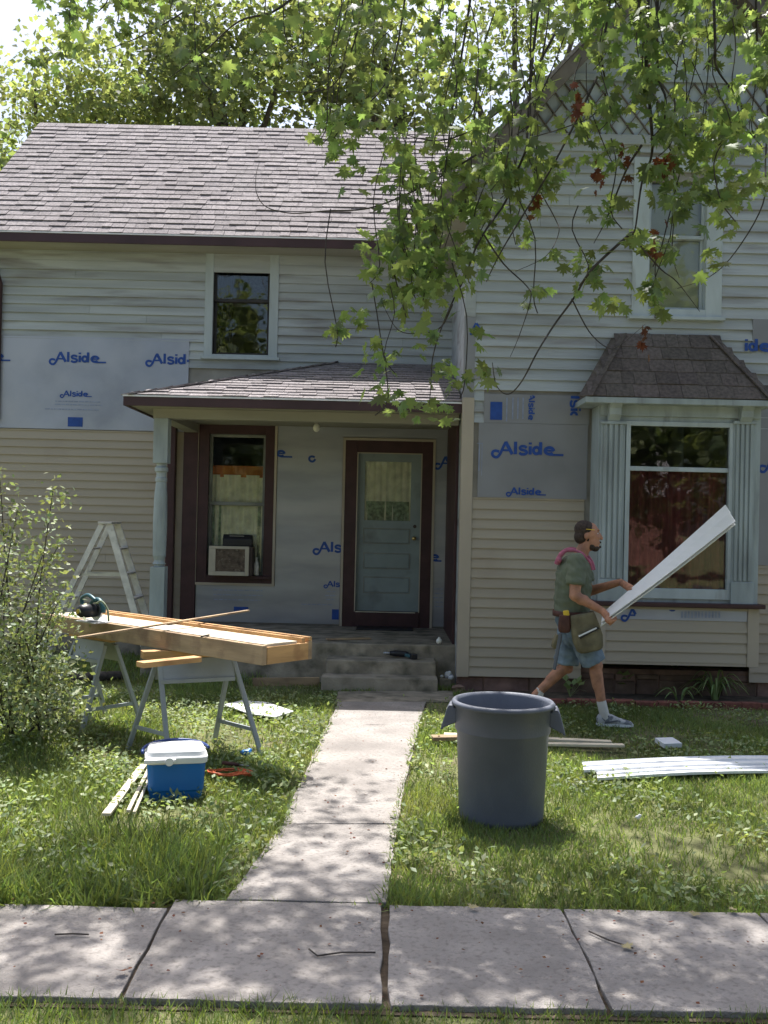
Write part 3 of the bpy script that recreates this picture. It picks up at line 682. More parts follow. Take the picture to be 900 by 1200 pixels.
# right wall sheets
ys2 = YR-.014; yf2 = ys2-.012; w2 = lambda u, v: aty(u, v, yf2)
sA = sheet([(xins0, zVR1+.018), (bayop[0]+.02, zVR1+.018), (bayop[0]+.02, zA1), (xins0, zA1)], ys2, 'foil_matte')
logo(sA, w2(575, 531.5), .13); logo(sA, w2(592.5, 579), .072)
p = w2(559, 520); marks(sA, [(p.x+.02, p.x+.03, p.z-.28, p.z), (p.x+.05, p.x+.056, p.z-.33, p.z), (p.x, p.x+.06, p.z, p.z+.008)], yf2, 'paleink')
xb0, xb1 = aty(567, 480, YR).x, aty(690, 480, YR).x
sB = sheet([(xb0, zA1+.002), (xb1, zA1+.002), (xb1, zBt), (xb0, zBt)], ys2-.002, 'foil_matte'); yb = ys2-.014
marks(sB, [rect(574.5, 471, 588.5, 492, yb)], yb)
rr = []
for u in (593, 600, 606, 612): rr += [(aty(u, 480, yb).x, aty(u, 480, yb).x+.014, aty(u, 494, yb).z+random.uniform(0, .03), aty(u, 466, yb).z)]
marks(sB, rr, yb, 'paleink')
logo(sB, aty(620, 463.5, yb), .062, ex=(0, 0, -1), ez=(1, 0, 0), yoff=.004, x_from=245, clip=(246, 545))
logo(sB, aty(669, 463.5, yb), .11, ex=(0, 0, -1), ez=(1, 0, 0), yoff=.004, x_from=306, clip=(307, 446))
sD = sheet([(xrg, zVR1-.62), (XR1, zVR1-.62), (XR1, zBt-.02), (xrg, zBt-.02)], ys2, 'foil_matte')
logo(sD, w2(888, 549), .125)
xs_ = aty(881, 390, YR).x
sE = sheet([(xs_, aty(890, 405, YR).z), (XR1, aty(890, 405, YR).z), (XR1, aty(890, 374, YR).z), (xs_, aty(890, 374, YR).z)], ys2, 'foil_matte')
logo(sE, w2(830, 410), .125, clip=(395, 1000))
# gable: trim, panel, lattice, rake boards, roof
MB().box(gx(ztrim)[0]-.1, gx(ztrim)[1]+.1, YR-.05, YR-.001, ztrim, ztrim+.10).build('trim_board', 'oldpaint', house, bevel=.004)
yq = YR-.02; z0_ = ztrim+.101; h0 = (ZPK-z0_)/sR
gab = MB().prism([(XPK-h0, yq, z0_), (XPK+h0, yq, z0_), (XPK, yq, ZPK)], (0, .018, 0)).build('gable_panel', 'palecasing', house)
sp = .17; kmax = int(2*h0*1.6/sp)
for k in range(-2, kmax):
    for sgn in (1, -1):
        xs0 = XPK-sgn*h0+sgn*k*sp
        # strip rising from the trim with slope ~1.35, clipped by rakes
        sl_ = 1.35; zt1 = z0_+.55
        a = Vector((xs0, 0, z0_)); pts = []
        n = 24
        for i in range(n+1):
            z = z0_+.55*i/n; x = xs0+sgn*(z-z0_)/sl_
            if abs(x-XPK) < (ZPK-z)/sR-.05: pts.append((x, z))
        if len(pts) > 3:
            (xa_, za_), (xb_, zb_) = pts[0], pts[-1]; yy = yq-.012-(.010 if sgn > 0 else 0)
            MB().bar((xa_, yy, za_), (xb_, yy, zb_), .009, .030, up=(0, 1, 0)).build('lattice_strip', 'rakewood', gab)
MB().box(XPK-h0+.5, XPK+h0-.5, yq-.035, yq-.024, z0_+.55, z0_+.62).build('trim_board', 'bluetrim', gab)
YG = YR-.33
for sgn in (-1, 1):
    xe_ = XPK+sgn*(XPK-xeR)
    MB().prism([(xe_, YG, ZER-.0), (XPK, YG, ZPK+.0), (XPK, YG, ZPK-.2), (xe_, YG, ZER-.2)], (0, .03, 0)).build('rake_board', 'rakewood', house, bevel=.004)
    MB().prism([(xe_, YG+.031, ZER-.1), (XPK, YG+.031, ZPK-.1), (XPK, YG+.031, ZPK-.125), (xe_, YG+.031, ZER-.125)], (0, .3, 0)).build('soffit', 'rakewood', house)
    MB().prism([(XPK-sgn*.002+sgn*.004, YG-.02, ZPK+.05), (xe_+sgn*.03, YG-.02, ZER-.03+.05), (xe_+sgn*.03, YG-.02, ZER-.03), (XPK-sgn*.002+sgn*.004, YG-.02, ZPK+.002)], (0, YBACK-YG+.1, 0)).build('roof', 'shingle', house)
    MB().box(min(xe_, xe_-sgn*.3), max(xe_, xe_-sgn*.3), YG+.34, YBACK-.7, ZER-.15, ZER-.13).build('soffit', 'soffit', house)
    MB().box(xe_-.012, xe_+.012, YG+.032, YBACK-.7, ZER-.16, ZER-.035).build('fascia', 'fascia', house)
# foundation
fnd = MB().box(XR0+.04, XR1, YR+.05, YR+.2, -.05, zRB+.1).build('foundation', 'stone', house)
x = XR0-.02; fz = zRB-.01
while x < XR1:
    w = random.uniform(.22, .5); z = 0.0; hh = [random.uniform(.12, .2)]; 
    for (a, b) in ((-.02, hh[0]), (hh[0]+.006, fz+.06)):
        d = random.uniform(.0, .035)
        MB().hexa([(x+.006, YR+.01+d, a), (x+w-.006, YR+.01+d+random.uniform(-.01, .01), a), (x+w-.006, YR+.06, a), (x+.006, YR+.06, a), (x+.008, YR+.015+d, b), (x+w-.008, YR+.012+d, b), (x+w-.006, YR+.06, b), (x+.006, YR+.06, b)]).build('foundation_stone', 'stone', fnd, bevel=.012)
    x += w

# ---- bay window
bay = thing('bay', None, None, (0, 0, 0)); 
bpy.data.objects.remove(bay)
zsill = aty(790, 706, YB).z; zskirt0 = aty(790, 778, YB).z; zbe = aty(790, 467, YB-.16).z
fzt = aty(790, 470, YB).z
bw = wall_grid(bx0, bx1, zskirt0, fzt, YB+.003, YB+.06, [(bgx0-.02, bgx1+.02, bgz0-.02, bgz1+.02)])
bw.box(bx0, bx0+.05, YB+.06, YR, zskirt0, fzt); bw.box(bx1-.05, bx1, YB+.06, YR, zskirt0, fzt); bw.box(bx0+.05, bx1-.05, YB+.061, YR, zskirt0, zskirt0+.03)
bw = bw.build('bay_window', 'bluetrim', house)
cwid = aty(709, 740, YB).x-bx0
zst = aty(790, 728, YB).z
MB().box(bx0-.012, bx0+cwid, YB-.028, YR-.018, zskirt0-.012, zsill-.045).build('corner_board', 'vinyl_trim', bw, bevel=.004)
MB().box(bx1-cwid, bx1+.012, YB-.028, YR-.018, zskirt0-.012, zsill-.045).build('corner_board', 'vinyl_trim', bw, bevel=.004)
boards(bx0+cwid, bx1-cwid, zst-4*VEX, zst, VEX, YB, [], 'vinyl', bw, 'siding_board')
MB().box(bx0+cwid, bx1-cwid, YB-.016, YB+.001, zst-4*VEX-.03, zst-4*VEX-.002).build('starter_strip', 'vinyl_trim', bw)
sF = MB().box(bx0+cwid, bx1-cwid, YB-.012, YB+.0, zst+.012, zsill-.05).build('insulation_sheet', 'foil', bw)
MB().box(bx0+cwid, bx1-cwid, YB-.022, YB-.002, zsill-.072, zsill-.048).build('trim_channel', 'vinyl_trim', bw)
yq2 = YB-.013
logo(sF, aty(727, 724, yq2), .10, clip=(175, 285)); logo(sF, aty(783, 716, yq2)+Vector((0, 0, .03)), .10, ez=(0, 0, -1), clip=(176, 232))
rr = []
for i in range(12): a = aty(798+i*4, 720, yq2); rr.append((a.x, a.x+.012+.01*random.random(), a.z-.035, a.z+.03))
marks(sF, rr, yq2, 'paleink')
MB().box(bx0-.06, bx1+.05, YB-.09, YR-.02, zsill-.042, zsill).build('sill', 'maroon', bw, bevel=.006)
# fluted pilasters with brackets
for (ua, ub) in ((702, 730), (857, 882)):
    x0, x1 = aty(ua, 600, YB).x, aty(ub, 600, YB).x
    zt_ = aty((ua+ub)/2, 494, YB).z
    MB().box(x0, x1, YB-.028, YB+.001, zsill+.001, zt_).build('pilaster', 'bluetrim', bw, bevel=.003)
    MB().box(x0-.006, x1+.006, YB-.05, YB-.0285, zsill+.001, zsill+.22).build('plinth', 'bluetrim', bw, bevel=.004)
    n = 4; ww = (x1-x0)/(n*2+1)
    for i in range(n):
        MB().box(x0+ww*(2*i+1)-.003, x0+ww*(2*i+2)+.003, YB-.044, YB-.0285, zsill+.23, zt_-.02).build('flute', 'bluetrim', bw, bevel=.004)
    ztop = fzt-.005; xm = (x0+x1)/2
    br = MB(); pr_ = [(YB-.002, ztop), (YB-.15, ztop), (YB-.15, ztop-.05), (YB-.11, ztop-.09), (YB-.10, ztop-.15), (YB-.055, ztop-.2), (YB-.05, zt_+.003), (YB-.002, zt_+.003)]
    br.prism([(xm-.06, a, b) for a, b in pr_], (.12, 0, 0)); br.build('bracket', 'bluetrim', bw, bevel=.004)
    MB().box(x0-.008, x1+.008, YB-.056, YB-.002, zt_-.03, zt_).build('capital', 'bluetrim', bw, bevel=.003)
# sashes of the bay
zm = aty(795, 550, YB).z; fw = .045
m = MB(); m.box(bgx0-fw, bgx0, YB-.02, YB+.05, bgz0-.1, bgz1+fw); m.box(bgx1, bgx1+fw, YB-.02, YB+.05, bgz0-.1, bgz1+fw); m.box(bgx0, bgx1, YB-.019, YB+.05, bgz1, bgz1+fw); m.box(bgx0, bgx1, YB-.019, YB+.05, bgz0-.1, bgz0)
m.build('frame', 'palecasing', bw, bevel=.003)
MB().box(bgx0, bgx1, YB+.0, YB+.05, zm-.022, zm+.022).build('sash', 'palecasing', bw, bevel=.003)
MB().box(bgx0-.01, bgx1+.01, YB+.02, YB+.025, zm+.021, bgz1+.01).build('pane', 'glass_dark', bw)
MB().box(bgx0-.01, bgx1+.01, YB+.032, YB+.037, bgz0-.01, zm-.021).build('pane', 'glass', bw)
curtain(bgx0-.05, bgx1+.05, bgz0-.05, zm+.02, YB+.09, 'redcloth', bw, folds=11, amp=.03)
# bay roof (hipped)
ex0, ex1 = aty(687, 466, YB-.16).x, aty(906, 470, YB-.16).x; yE = YB-.16; ztop = aty(800, 395, YR).z; run = YR-yE; tx0 = ex0+run*.85; tx1 = ex1-run*.85
m = MB(); e0 = zbe; m.add([(ex0, yE, e0), (ex1, yE, e0), (ex1, YR, e0), (ex0, YR, e0), (tx0, YR-.02, ztop), (tx1, YR-.02, ztop)], [(0, 1, 5, 4), (1, 2, 5), (3, 0, 4), (2, 3, 4, 5), (3, 2, 1, 0)])
broof = m.build('bay_roof', 'shingle_brown', house)
up_ = Vector((0, run-.02, ztop-e0)); ul = up_.length; up_.normalize(); nr_ = Vector((0, -up_.z, up_.y)); nb = 5
shingle_roof(broof, Vector((0, yE-.02, e0))+nr_*.005, (1, 0, 0), up_, nr_, nb, ul/nb, .22, lambda i: (ex0+(tx0-ex0)*i/nb+.015, ex1-(ex1-tx1)*i/nb-.015), 'shingle_brown', thick=.009)
for (a, b) in (((ex0, yE, e0), (tx0, YR-.02, ztop)), ((ex1, yE, e0), (tx1, YR-.02, ztop))):
    a = Vector(a); b = Vector(b); d = (b-a); n_ = 6; m = MB()
    for i in range(n_):
        p = a+d*((i+.5)/n_); sdv = d.cross(Vector((0, 0, 1))).normalized(); hn_ = sdv.cross(d).normalized(); m.obox(p+hn_*.012, d/n_*.53, sdv*.075, hn_*.006)
    m.build('hip_cap', 'shingle_brown', broof)
m = MB(); m.box(ex0-.01, ex1+.01, yE-.025, yE-.001, e0-.06, e0-.002); m.box(ex0-.012, ex0+.012, yE, YR-.02, e0-.06, e0-.002); m.box(ex1-.012, ex1+.012, yE, YR-.02, e0-.06, e0-.002)
m.build('fascia', 'bluetrim', broof, bevel=.004)
MB().box(ex0+.013, ex1-.013, yE, YR-.02, e0-.06, e0-.045).build('soffit', 'bluetrim', broof)
MB().box(bx0+.01, bx1-.01, YB-.03, YB+.0, fzt-.16, fzt+.02).build('frieze_board', 'bluetrim', bw, bevel=.003)

# ================================================================== maple overhanging from the verge
LEAFPTS = [(0, 1.0), (.10, .62), (.30, .70), (.24, .40), (.62, .58), (.56, .34), (.80, .22), (.34, .05), (.48, -.22), (.13, -.14), (.02, -.22)]
_o = LEAFPTS + [(-x, y) for x, y in LEAFPTS[::-1] if abs(x) > 1e-6]
LV = [(0, .1, 0)] + [(x, y, -.22*abs(x)-.12*max(0, y)**2) for x, y in _o]
LF = [(0, i+1, (i+1) % len(_o)+1) for i in range(len(_o))]
maple = thing('maple_tree', 'maple tree whose leafy boughs droop in front of the upper storey and gable', 'tree', (2.75, 1.7, 0))
MB().tube(spline([(2.75, 1.7, -.1), (2.72, 1.72, 1.2), (2.6, 1.85, 2.6), (2.5, 2.0, 3.6)]), [.34-.008*i for i in range(19)], 14).build('trunk', 'bark', maple, smooth=True)
LIMBS = [[(2.5, 2.0, 3.5), (2.0, 3.1, 4.9), (1.2, 4.4, 5.9), (.2, 5.6, 6.5), (-1.0, 6.7, 6.8), (-2.2, 7.6, 6.7)],
         [(2.5, 2.0, 3.5), (2.5, 3.2, 5.2), (2.3, 4.6, 6.3), (2.1, 6.0, 6.9), (2.0, 7.2, 6.9)],
         [(2.55, 2.0, 3.4), (3.3, 3.0, 5.0), (4.2, 4.2, 6.0), (5.0, 5.4, 6.4)],
         [(2.5, 1.95, 3.4), (1.4, 2.0, 5.0), (0, 2.3, 6.2), (-1.8, 2.9, 6.9), (-3.2, 3.6, 7.0)],
         [(2.6, 1.9, 3.4), (3.2, .6, 5.0), (4.0, -.8, 6.2)], [(2.0, 3.1, 4.9), (1.0, 3.6, 5.8), (-.4, 4.2, 6.7), (-1.8, 5.2, 7.2)]]
for L_ in LIMBS:
    pts = spline(L_, 6); n = len(pts); MB().tube(pts, [.13*(1-i/n)**.9+.018 for i in range(n)], 9).build('limb', 'bark', maple, smooth=True)
BR = [([(766, -90), (762, -40), (757, 60), (762, 130), (764, 180), (752, 215), (745, 265), (741, 275)], 5.0, .013),
      ([(772, -60), (770, 75), (780, 115), (777, 145), (762, 163)], 4.95, .011),
      ([(741, 272), (715, 295), (690, 320), (672, 350), (650, 380), (630, 412), (612, 446), (596, 462), (582, 452), (577, 425)], 5.0, .008),
      ([(741, 275), (752, 290), (775, 316), (794, 331), (820, 365)], 5.05, .006),
      ([(885, -60), (888, 60), (899, 120), (897, 188), (894, 239), (862, 295), (832, 324), (794, 338)], 5.2, .007),
      ([(770, 120), (773, 150), (788, 184), (790, 244), (788, 297), (796, 326)], 5.1, .006),
      ([(640, -60), (625, 60), (618, 150), (617, 173), (605, 203), (592, 237), (571, 267), (557, 292), (545, 325), (532, 350), (516, 388), (507, 420), (505, 450), (503, 474)], 5.3, .009),
      ([(628, -50), (622, 40), (622, 150), (628, 210), (650, 255), (655, 272), (640, 300), (604, 318)], 5.4, .006),
      ([(720, -60), (712, 20), (705, 65), (710, 108), (695, 135), (660, 150), (620, 162)], 5.1, .008),
      ([(650, 40), (615, 100), (565, 145), (515, 165), (465, 155)], 5.6, .008),
      ([(560, 180), (533, 197), (507, 212), (467, 232), (427, 245), (383, 247), (343, 250), (313, 243), (301, 227), (300, 206), (304, 190)], 5.7, .006),
      ([(530, 357), (517, 383), (497, 390), (467, 387), (447, 353)], 5.25, .005),
      ([(567, 275), (590, 309), (617, 335), (622, 350), (609, 392), (598, 418)], 5.2, .005),
      ([(670, 350), (690, 388), (711, 407), (726, 405), (756, 380)], 4.95, .004),
      ([(430, -60), (425, 0), (415, 50), (395, 95), (370, 107), (325, 107)], 5.8, .008),
      ([(400, -60), (330, 8), (280, 25), (240, 60), (200, 90)], 6.2, .010),
      ([(835, -60), (838, 50), (840, 80), (860, 110), (870, 143), (893, 172)], 5.0, .009),
      ([(752, 170), (734, 199), (711, 256), (696, 285)], 5.0, .007),
      ([(560, -60), (545, 40), (530, 130), (520, 210), (505, 290)], 5.6, .010),
      ([(480, -60), (470, 30), (450, 100), (400, 150), (385, 175)], 5.7, .008),
      ([(250, -60), (230, 0), (170, 40), (120, 60)], 6.3, .009), ([(700, 90), (650, 190), (590, 290), (570, 330)], 5.15, .007)]
LP = [p for L_ in LIMBS for p in spline(L_, 6)]
def nearest_limb(p): return min(LP, key=lambda q: (q-p).length)
for k, (px, d, r0) in enumerate(BR):
    pts = spline([aty(u, v, d+.12*math.sin(i*1.7+k)) for i, (u, v) in enumerate(px)], 5)
    if px[0][1] < 0:
        q = nearest_limb(pts[0]); up = [q.lerp(pts[0], t)+Vector((0, 0, .35*math.sin(PI*t))) for t in (0, .3, .6, .85)]; pts = up+pts
    n = len(pts); MB().tube(pts, [r0*.72*(1.45-1.15*i/n) for i in range(n)], 6).build('branch', 'twig', maple, smooth=True)
CL = []   # u, v, spread px, count, depth
def band(u0, u1, v0, v1, n, d0, d1, skip=None):
    for _ in range(n//9):
        u = random.uniform(u0, u1); v = random.uniform(v0, v1)
        if skip and skip(u, v): continue
        if 635 < u < 750 and 85 < v < 168 and random.random() < .75: continue
        CL.append((u, v, random.uniform(16, 34), 9, random.uniform(d0, d1)))
sky_gap = lambda u, v: (560 < u < 660 and 15 < v < 125 and random.random() < .85) or (470 < u < 520 and 30 < v < 120 and random.random() < .7)
band(650, 910, -60, 60, 420, 4.6, 5.6); band(680, 910, 60, 150, 190, 4.7, 5.4); band(780, 910, 140, 250, 120, 4.7, 5.4)
band(430, 650, -60, 110, 240, 5.0, 6.2, sky_gap); band(60, 440, -60, 60, 200, 5.6, 6.8)
band(370, 560, 90, 200, 190, 5.3, 6.2); band(450, 570, 190, 300, 260, 5.2, 5.9); band(470, 560, 270, 340, 110, 5.2, 5.7)
for c in [(390, 150, 20, 12, 5.7), (395, 175, 16, 8, 5.7), (410, 135, 25, 14, 5.6), (445, 310, 26, 20, 5.3), (500, 330, 42, 34, 5.3), (470, 350, 24, 12, 5.3), (395, 385, 16, 9, 5.25), (420, 375, 14, 6, 5.25),
          (450, 415, 24, 13, 5.2), (500, 400, 18, 7, 5.2), (455, 465, 20, 13, 5.2), (515, 440, 24, 11, 5.25), (545, 445, 14, 5, 5.2), (575, 435, 13, 5, 5.1), (490, 480, 12, 5, 5.25), (520, 478, 14, 6, 5.25),
          (610, 230, 30, 14, 5.3), (600, 265, 22, 11, 5.3), (640, 205, 26, 14, 5.2), (625, 345, 17, 8, 5.2), (655, 215, 20, 9, 5.2), (690, 312, 24, 24, 5.0), (655, 300, 13, 6, 5.1), (715, 245, 20, 14, 5.0),
          (710, 175, 30, 22, 5.0), (745, 275, 14, 9, 5.0), (775, 290, 20, 12, 5.05), (800, 225, 28, 20, 5.1), (770, 200, 20, 14, 5.0), (765, 335, 16, 11, 5.0), (700, 350, 8, 4, 5.0), (722, 357, 10, 7, 5.0), (768, 350, 15, 10, 5.0),
          (838, 306, 14, 8, 5.2), (850, 220, 34, 24, 5.1), (890, 205, 20, 16, 5.1), (880, 140, 34, 24, 5.0), (560, 395, 14, 4, 5.2), (790, 160, 36, 24, 4.9), (730, 70, 36, 20, 4.9), (680, 140, 25, 10, 5.0)]: CL.append(c)
for _ in range(24):
    CL.append((random.uniform(555, 640), random.uniform(60, 230), random.uniform(12, 24), 6, random.uniform(4.9, 5.5)))
for _ in range(34):
    CL.append((random.uniform(20, 430), random.uniform(-20, 95), random.uniform(14, 26), 6, random.uniform(5.4, 6.6)))
P = []; TW = MB()
for (u, v, s, n, d) in CL:
    if random.random() < .38:
        c_ = aty(u, v, d); e_ = aty(u+random.uniform(-25, 25), v-random.uniform(50, 150), d+random.uniform(-.1, .1)); TW.tube(spline([e_, e_.lerp(c_, .5)+Vector((random.uniform(-.06, .06), 0, .03)), c_, c_+Vector((random.uniform(-.08, .08), 0, -.10))], 3), .0032, 4)
    for _ in range(int(n*1.45)):
        P.append(aty(random.gauss(u, s*.55), random.gauss(v, s*.5), d+random.gauss(0, .13)))
P = np.array([tuple(p) for p in P]); N = len(P)
yaw = RNG.uniform(0, 2*PI, N); tilt = RNG.normal(-.75, .5, N); roll = RNG.normal(0, .5, N); scl = RNG.uniform(.047, .080, N)
R_ = rots(yaw, tilt, roll); scl3 = np.stack([scl*RNG.uniform(.62, 1.12, N), scl*RNG.uniform(.85, 1.1, N), scl*RNG.uniform(-.4, 2.6, N)], -1)
pix = np.array([[(450+FPX*(p[0]/p[1])), 610-FPX*(p[2]-1.75)/p[1]] for p in P]); inf = (pix[:, 0] > 5) & (pix[:, 0] < 895) & (pix[:, 1] > 60)
score = np.where(inf, scl/P[:, 1]*(.7+.6*(pix[:, 1] > 180)), -1); order = np.argsort(-score); big = order[:290]; rest = order[290:]
lm = bpy.data.meshes.new('leaf'); lm.from_pydata(LV, [], LF); lm.materials.append(M['mapleleaf'])
for i in big:
    o = bpy.data.objects.new('leaf', lm); COL.objects.link(o)
    o.location = P[i]; o.rotation_euler = Matrix(R_[i].tolist()).to_euler(); s = float(scl[i]); o.scale = tuple(float(q) for q in scl3[i]); attach(o, maple, P[i])
# overhead canopy, out of the frame, that dapples the walk and the lawn
Q = []
def canopy(x0, x1, y0, y1, n, z0=5.6, z1=8.2, rad=.34, per=26):
    for _ in range(n):
        gx_, gy_ = random.uniform(x0, x1), random.uniform(y0, y1); z = random.uniform(z0, z1)
        c = Vector((gx_, gy_, 0))+SDIR*(z/SDIR.z)
        v = 610-FPX*(c.z-1.75)/c.y
        if v > -25: continue
        q = nearest_limb(c); TW.tube([q, q.lerp(c, .5)+Vector((0, 0, .12)), c], [.012, .008, .004], 4)
        for _ in range(per): Q.append((c.x+random.gauss(0, rad), c.y+random.gauss(0, rad), c.z+random.gauss(0, rad*.6)))
canopy(-2.2, 2.6, 3.2, 4.7, 105, 6.4, 10); canopy(.1, 3.2, 4.4, 6.0, 46); canopy(.8, 3.6, 6.2, 8.6, 13); canopy(-2.4, -.5, 4.4, 5.3, 15); canopy(-.9, .3, 4.5, 6.9, 17, 6.0, 9.0, .28, 16)
canopy(-4, 5.5, 0, 3.2, 40)
Q = np.array(Q); TW.build('twigs', 'twig', maple, kind='stuff')
A = np.concatenate([P[rest], Q]); nq = len(Q)
RA = np.concatenate([R_[rest], rots(RNG.uniform(0, 2*PI, nq), RNG.normal(-.5, .5, nq), RNG.normal(0, .5, nq))]); SA = np.concatenate([scl3[rest], np.repeat(RNG.uniform(.05, .08, nq)[:, None], 3, 1)])
scatter('foliage', LV, LF, A, RA, SA, 'mapleleaf', maple, kind='stuff')
# withered leaf bunches
for (u, v, d) in ((676, 125, 4.9), (758, 82, 4.95), (736, 185, 4.95), (776, 195, 5.0), (697, 207, 5.0), (627, 230, 5.3), (752, 395, 4.95), (768, 278, 5.0)):
    c = aty(u, v, d); n = 8; p = np.array([tuple(c+Vector((random.gauss(0, .02), random.gauss(0, .02), random.gauss(0, .05)))) for _ in range(n)])
    scatter('withered_leaves', LV, LF, p, rots(RNG.uniform(0, 6.3, n), RNG.normal(-1.3, .3, n), RNG.normal(0, .8, n)), RNG.uniform(.03, .05, n), 'deadleaf', maple)

# ================================================================== trees
DV = [(0, 0, 0), (.42, .45, .08), (0, 1, 0), (-.42, .45, .08)]; DF = [(0, 1, 2), (0, 2, 3)]
def tree(name, loc, h, blobs, n, leaf, label, mat='farleaf', group=None, clump=.55, per=34):
    t = thing(name, label, 'tree', loc, group); loc = Vector(loc)
    tr = spline([loc+Vector((0, 0, -.2)), loc+Vector((.1, 0, h*.3)), loc+Vector((-.1, .1, h*.6)), loc+Vector((0, 0, h*.92))], 5); k = len(tr)
    MB().tube(tr, [h*.028*(1-.85*i/k) for i in range(k)], 9).build('trunk', 'bark', t, smooth=True)
    tot = sum(b[1]**2 for b in blobs); pos = []; lim = MB()
    for (c, r) in blobs:
        c = loc+Vector(c); s = min(tr, key=lambda q: (q-(c-Vector((0, 0, r*.8)))).length)
        lim.tube(spline([s, s.lerp(c, .5)+Vector((0, 0, -.1)), c+Vector((0, 0, r*.5))], 4), [h*.011, h*.010, h*.010, h*.009, h*.008, h*.006, h*.005, h*.003, h*.002], 6)
        for _ in range(int(n*r*r/tot/per)):
            d = Vector((random.gauss(0, 1), random.gauss(0, 1), random.gauss(0, 1))).normalized(); q = c+d*r*random.uniform(.45, 1.05)
            for _ in range(per): pos.append((q.x+random.gauss(0, clump*.6), q.y+random.gauss(0, clump*.6), q.z+random.gauss(0, clump*.42)))
    lim.build('limbs', 'bark', t, smooth=True)
    pos = np.array(pos); m = len(pos)
    tag(scatter('crown', DV, DF, pos, rots(RNG.uniform(0, 6.3, m), RNG.normal(-.5, .6, m), RNG.normal(0, .7, m)), RNG.uniform(leaf*.6, leaf*1.3, m), mat, t), kind='stuff')
def blobs_px(loc, lst):
    return [((aty(u, v, d)-Vector(loc)), r) for u, v, d, r in lst]
BT = [('leafy_tree', (-8.6, 24, 0), 9.5, [(95, 120, 24, 1.7), (40, 110, 23.5, 1.3), (150, 95, 24, 1.7), (120, 150, 23, 1.4), (200, 130, 24.5, 1.5)], 6200, .16, 'large leafy tree behind the left end of the main roof ridge', 'farleaf'),
      ('leafy_tree', (-3.6, 23, 0), 11, [(230, 90, 23, 1.8), (290, 60, 23.5, 1.9), (330, 120, 22.5, 1.6), (260, 140, 22.5, 1.4), (215, 30, 23.5, 1.2)], 6800, .16, 'tall dense green tree rising behind the middle of the main roof', 'farleaf_dark'),
      ('leafy_tree', (.3, 22, 0), 11, [(400, 90, 22, 1.7), (440, 30, 22.5, 1.7), (470, 120, 22, 1.3), (360, 40, 23, 1.5), (430, 140, 21.5, 1.3)], 6200, .16, 'broad tree behind the right part of the main roof ridge', 'farleaf'),
      ('leafy_tree', (3.4, 26, 0), 12, [(560, 150, 26, 1.5), (530, 80, 26, 1.4), (640, 60, 26.5, 1.1), (600, 10, 26.5, 1.5), (690, 10, 27, 1.4)], 4200, .15, 'thin-crowned tree with bright sky gaps beside the front gable', 'farleaf_dark'),
      ('leafy_tree', (-8.9, 21, 0), 6.5, [(-5, 190, 21, .75), (10, 235, 21, .9), (-40, 210, 21, 1.0)], 2600, .16, 'low yellow-green tree peeking past the left rake of the roof', 'weed')]
for (nm, loc, h, bl, n, lf, lab, mt) in BT: tree(nm, loc, h, blobs_px(loc, bl), n, lf, lab, mt)
for i, (x, y, h, lab) in enumerate([(-7, -15, 10, 'leafy street tree across the road, mirrored darkly in the upper left window'), (0.5, -17, 11, 'big leafy street tree across the road, mirrored in the door glass'), (9.5, -13, 10, 'leafy street tree across the road, mirrored in the bay window glass')]):
    tree('street_tree', (x, y, 0), h, [((0, 0, 6.5), 3.2), ((2.2, .5, 5), 2.4), ((-2.2, -.3, 5.2), 2.5), ((.4, 0, 3.6), 2.2), ((.4, 0, 9), 2.2)], 4200, .42, lab, 'farleaf', 'street trees across the road', clump=.8)

# ---- house across the street, seen only as a reflection in the panes
bh = thing('brick_house', 'pinkish brick house across the street, mirrored in the bay window', 'house', (5.5, -20, 0))
ops_ = [(1.2, 2.6, 1.0, 2.4), (8.2, 9.8, 1.0, 2.4), (5.0, 6.0, .3, 2.35)]
wall_grid(-1, 12, 0, 3.2, -20.3, -20, ops_).build('wall', 'pinkbrick', bh)
MB().prism([(-1.4, -19.5, 3.1), (-1.4, -23.5, 5.6), (-1.4, -27.5, 3.1)], (13.8, 0, 0)).build('roof', 'shingle', bh)
for o_ in ops_[:2]: MB().box(o_[0], o_[1], -20.2, -20.15, o_[2], o_[3]).build('window', 'sashdark', bh)
MB().box(5.0, 6.0, -20.2, -20.15, .3, 2.35).build('door', 'doorpaint', bh)

# ---- shrub at the left
sh = thing('shrub', 'loose grey-green shrub with tiny leaves at the end of the sawhorse bench', 'shrub', atz(30, 868))
b0 = atz(25, 862); pos = []; st = MB()
tips = [(62, 575, 7.2), (20, 600, 7.3), (68, 640, 7.3), (70, 700, 7.1), (0, 560, 7.4), (-40, 600, 7.5), (50, 650, 6.9), (20, 720, 6.8), (60, 780, 6.8), (-20, 680, 7.0), (85, 790, 6.9), (-60, 740, 7.2), (40, 820, 6.7), (10, 650, 7.6), (78, 830, 6.8), (0, 800, 6.7), (-50, 820, 6.9), (60, 720, 7.6), (30, 770, 7.6)]
for (u, v, d) in tips:
    t = aty(u, v, d); a = b0+Vector((random.uniform(-.25, .25), random.uniform(-.2, .2), 0)); ln = spline([a, a.lerp(t, .45)+Vector((random.uniform(-.08, .08), 0, .1)), t], 8); n = len(ln)
    st.tube(ln, [.011*(1-.8*i/n) for i in range(n)], 5)
    for i in range(4, n):
        w = .05+.13*(1-(i/n)**2)
        for _ in range(int(20+12*random.random())): p = ln[i]; pos.append((p.x+random.gauss(0, w), p.y+random.gauss(0, w), p.z+random.gauss(0, w*.85)))
st.build('stem', 'twig', sh, smooth=True); pos = np.array(pos); pos = pos[pos[:, 2] > .05]; n = len(pos)
